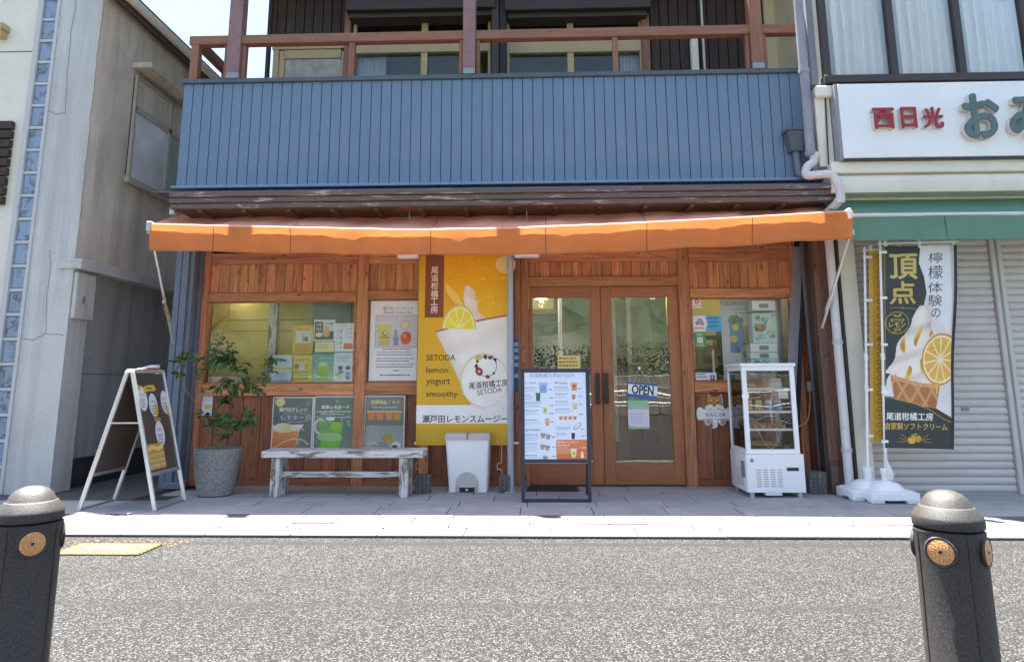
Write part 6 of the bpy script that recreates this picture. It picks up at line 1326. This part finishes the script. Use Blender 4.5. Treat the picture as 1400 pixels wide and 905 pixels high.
# ------------------------------------------------------------------ bollards
def bollard(c, lab, group=None):
    t = thing('bollard', lab, 'bollard', c, group); x, y, _ = c; z = -.022
    MB().lathe([(.104, z), (.104, z + .03), (.099, z + .04), (.097, .59), (.099, .620), (.092, .625)], (x, y, 0), 48).build('body', M['bollard'], t, sm=35)
    MB().lathe([(.092, .629), (.0985, .631), (.0995, .637), (.0995, .656), (.097, .664), (.077, .690), (.072, .692), (.069, .697), (.061, .713), (.047, .727), (.026, .736), (.006, .738)], (x, y, 0), 48).build('cap', M['bollard'], t, sm=28)
    for k in range(4):
        a = R_(225 + 90 * k); n_ = Vector((math.cos(a), math.sin(a), 0)); p = Vector((x, y, .568)) + n_ * .0955
        X_ = Matrix.Translation(p) @ n_.to_track_quat('Z', 'Y').to_matrix().to_4x4()
        MB().lathe([(.044, -.004), (.046, .001), (.042, .0055), (.038, .0035), (.037, -.002)], (0, 0, 0), 28, False).xf(X_).build('reflector_ring', M['bollard'], t, sm=50)
        MB().lathe([(.0365, -.006), (.0365, .0045), (.034, .0055)], (0, 0, 0), 28).xf(X_).build('reflector', M['amber'], t, sm=30)
        MB().lathe([(.005, .004), (.005, .007)], (0, 0, 0), 8).xf(X_).build('screw', M['black'], t)
        a2 = R_(180 + 90 * k); n2 = Vector((math.cos(a2), math.sin(a2), 0)); p = Vector((x, y, 0)) + n2 * .0965; MB().bar(p + Vector((0, 0, .02)), p + Vector((0, 0, .615)), .006, .006).build('mould_seam', M['bollard'], t)
br_ = gd(1291, 669.5, .738); bl_ = gd(45.5, 664, .738)
bollard((br_.x, br_.y, -.022), 'dark rubber bollard with amber reflectors at right front'); bollard((bl_.x, bl_.y, -.022), 'dark rubber bollard with amber reflectors at left front beside yellow cover')

# ------------------------------------------------------------------ far side of the street, seen in the glass
FW = thing('stone_wall', 'low rough stone terrace wall across the street, reflected in glass', 'wall', (0, -14.5, -.02))
for j in range(4):
    x = -14
    while x < 14: wd_ = random.uniform(.5, 1.1); box('stone', x + .01, x + wd_ - .01, -14.9 - .25 * j, -14.3 - .25 * j + random.uniform(-.03, .03), -.022 + j * .32, -.022 + j * .32 + .31, M['stone'], FW, .02); x += wd_
hg = MB()
for _ in range(22000):
    p = Vector((random.uniform(-14, 14), random.uniform(-16.6, -15.3), random.uniform(1.25, 2.1 + .25 * math.sin(random.random() * 6)))); s_ = random.uniform(.025, .055); u = Vector((random.gauss(0, 1), random.gauss(0, 1), random.gauss(0, 1))).normalized() * s_; v = u.orthogonal().normalized() * s_ * .6
    hg.add([p - u, p + v, p + u, p - v], [(0, 1, 2, 3)])
tag(hg.build('hedge', M['hedge']), 'clipped green hedge above the stone wall across the street', 'hedge', kind='stuff')
FR = thing('guard_rail', 'pale guard rail across the street, reflected in door glass', 'railing', (0, -11.8, -.022))
for x in range(-7, 8): MB().tube([(x * 2, -11.8, -.022), (x * 2, -11.8, .8)], .04, 8).build('post', M['white'], FR, sm=40)
for z in (.45, .75): MB().tube([(-14, -11.8, z), (14, -11.8, z)], .03, 8).build('bar', M['white'], FR, sm=40)

def hillf(u, v):
    x = -70 + 140 * u; y = -17.2 - 40 * v; return Vector((x, y, -.05 + 1.2 * (v > 0) + 9 * v ** .7 + (1.5 * math.sin(x * .35 + v * 9) + 1.1 * math.sin(x * .9 + v * 23) + .7 * math.sin(x * 2.1 + v * 41)) * (.4 + v) + random.uniform(-.4, .4)))
MB().grid(hillf, 120, 40).build('hill', M['hedge'], None, sm=80, kind='structure')  # added hill, kept dark so the windows do not reflect open sky
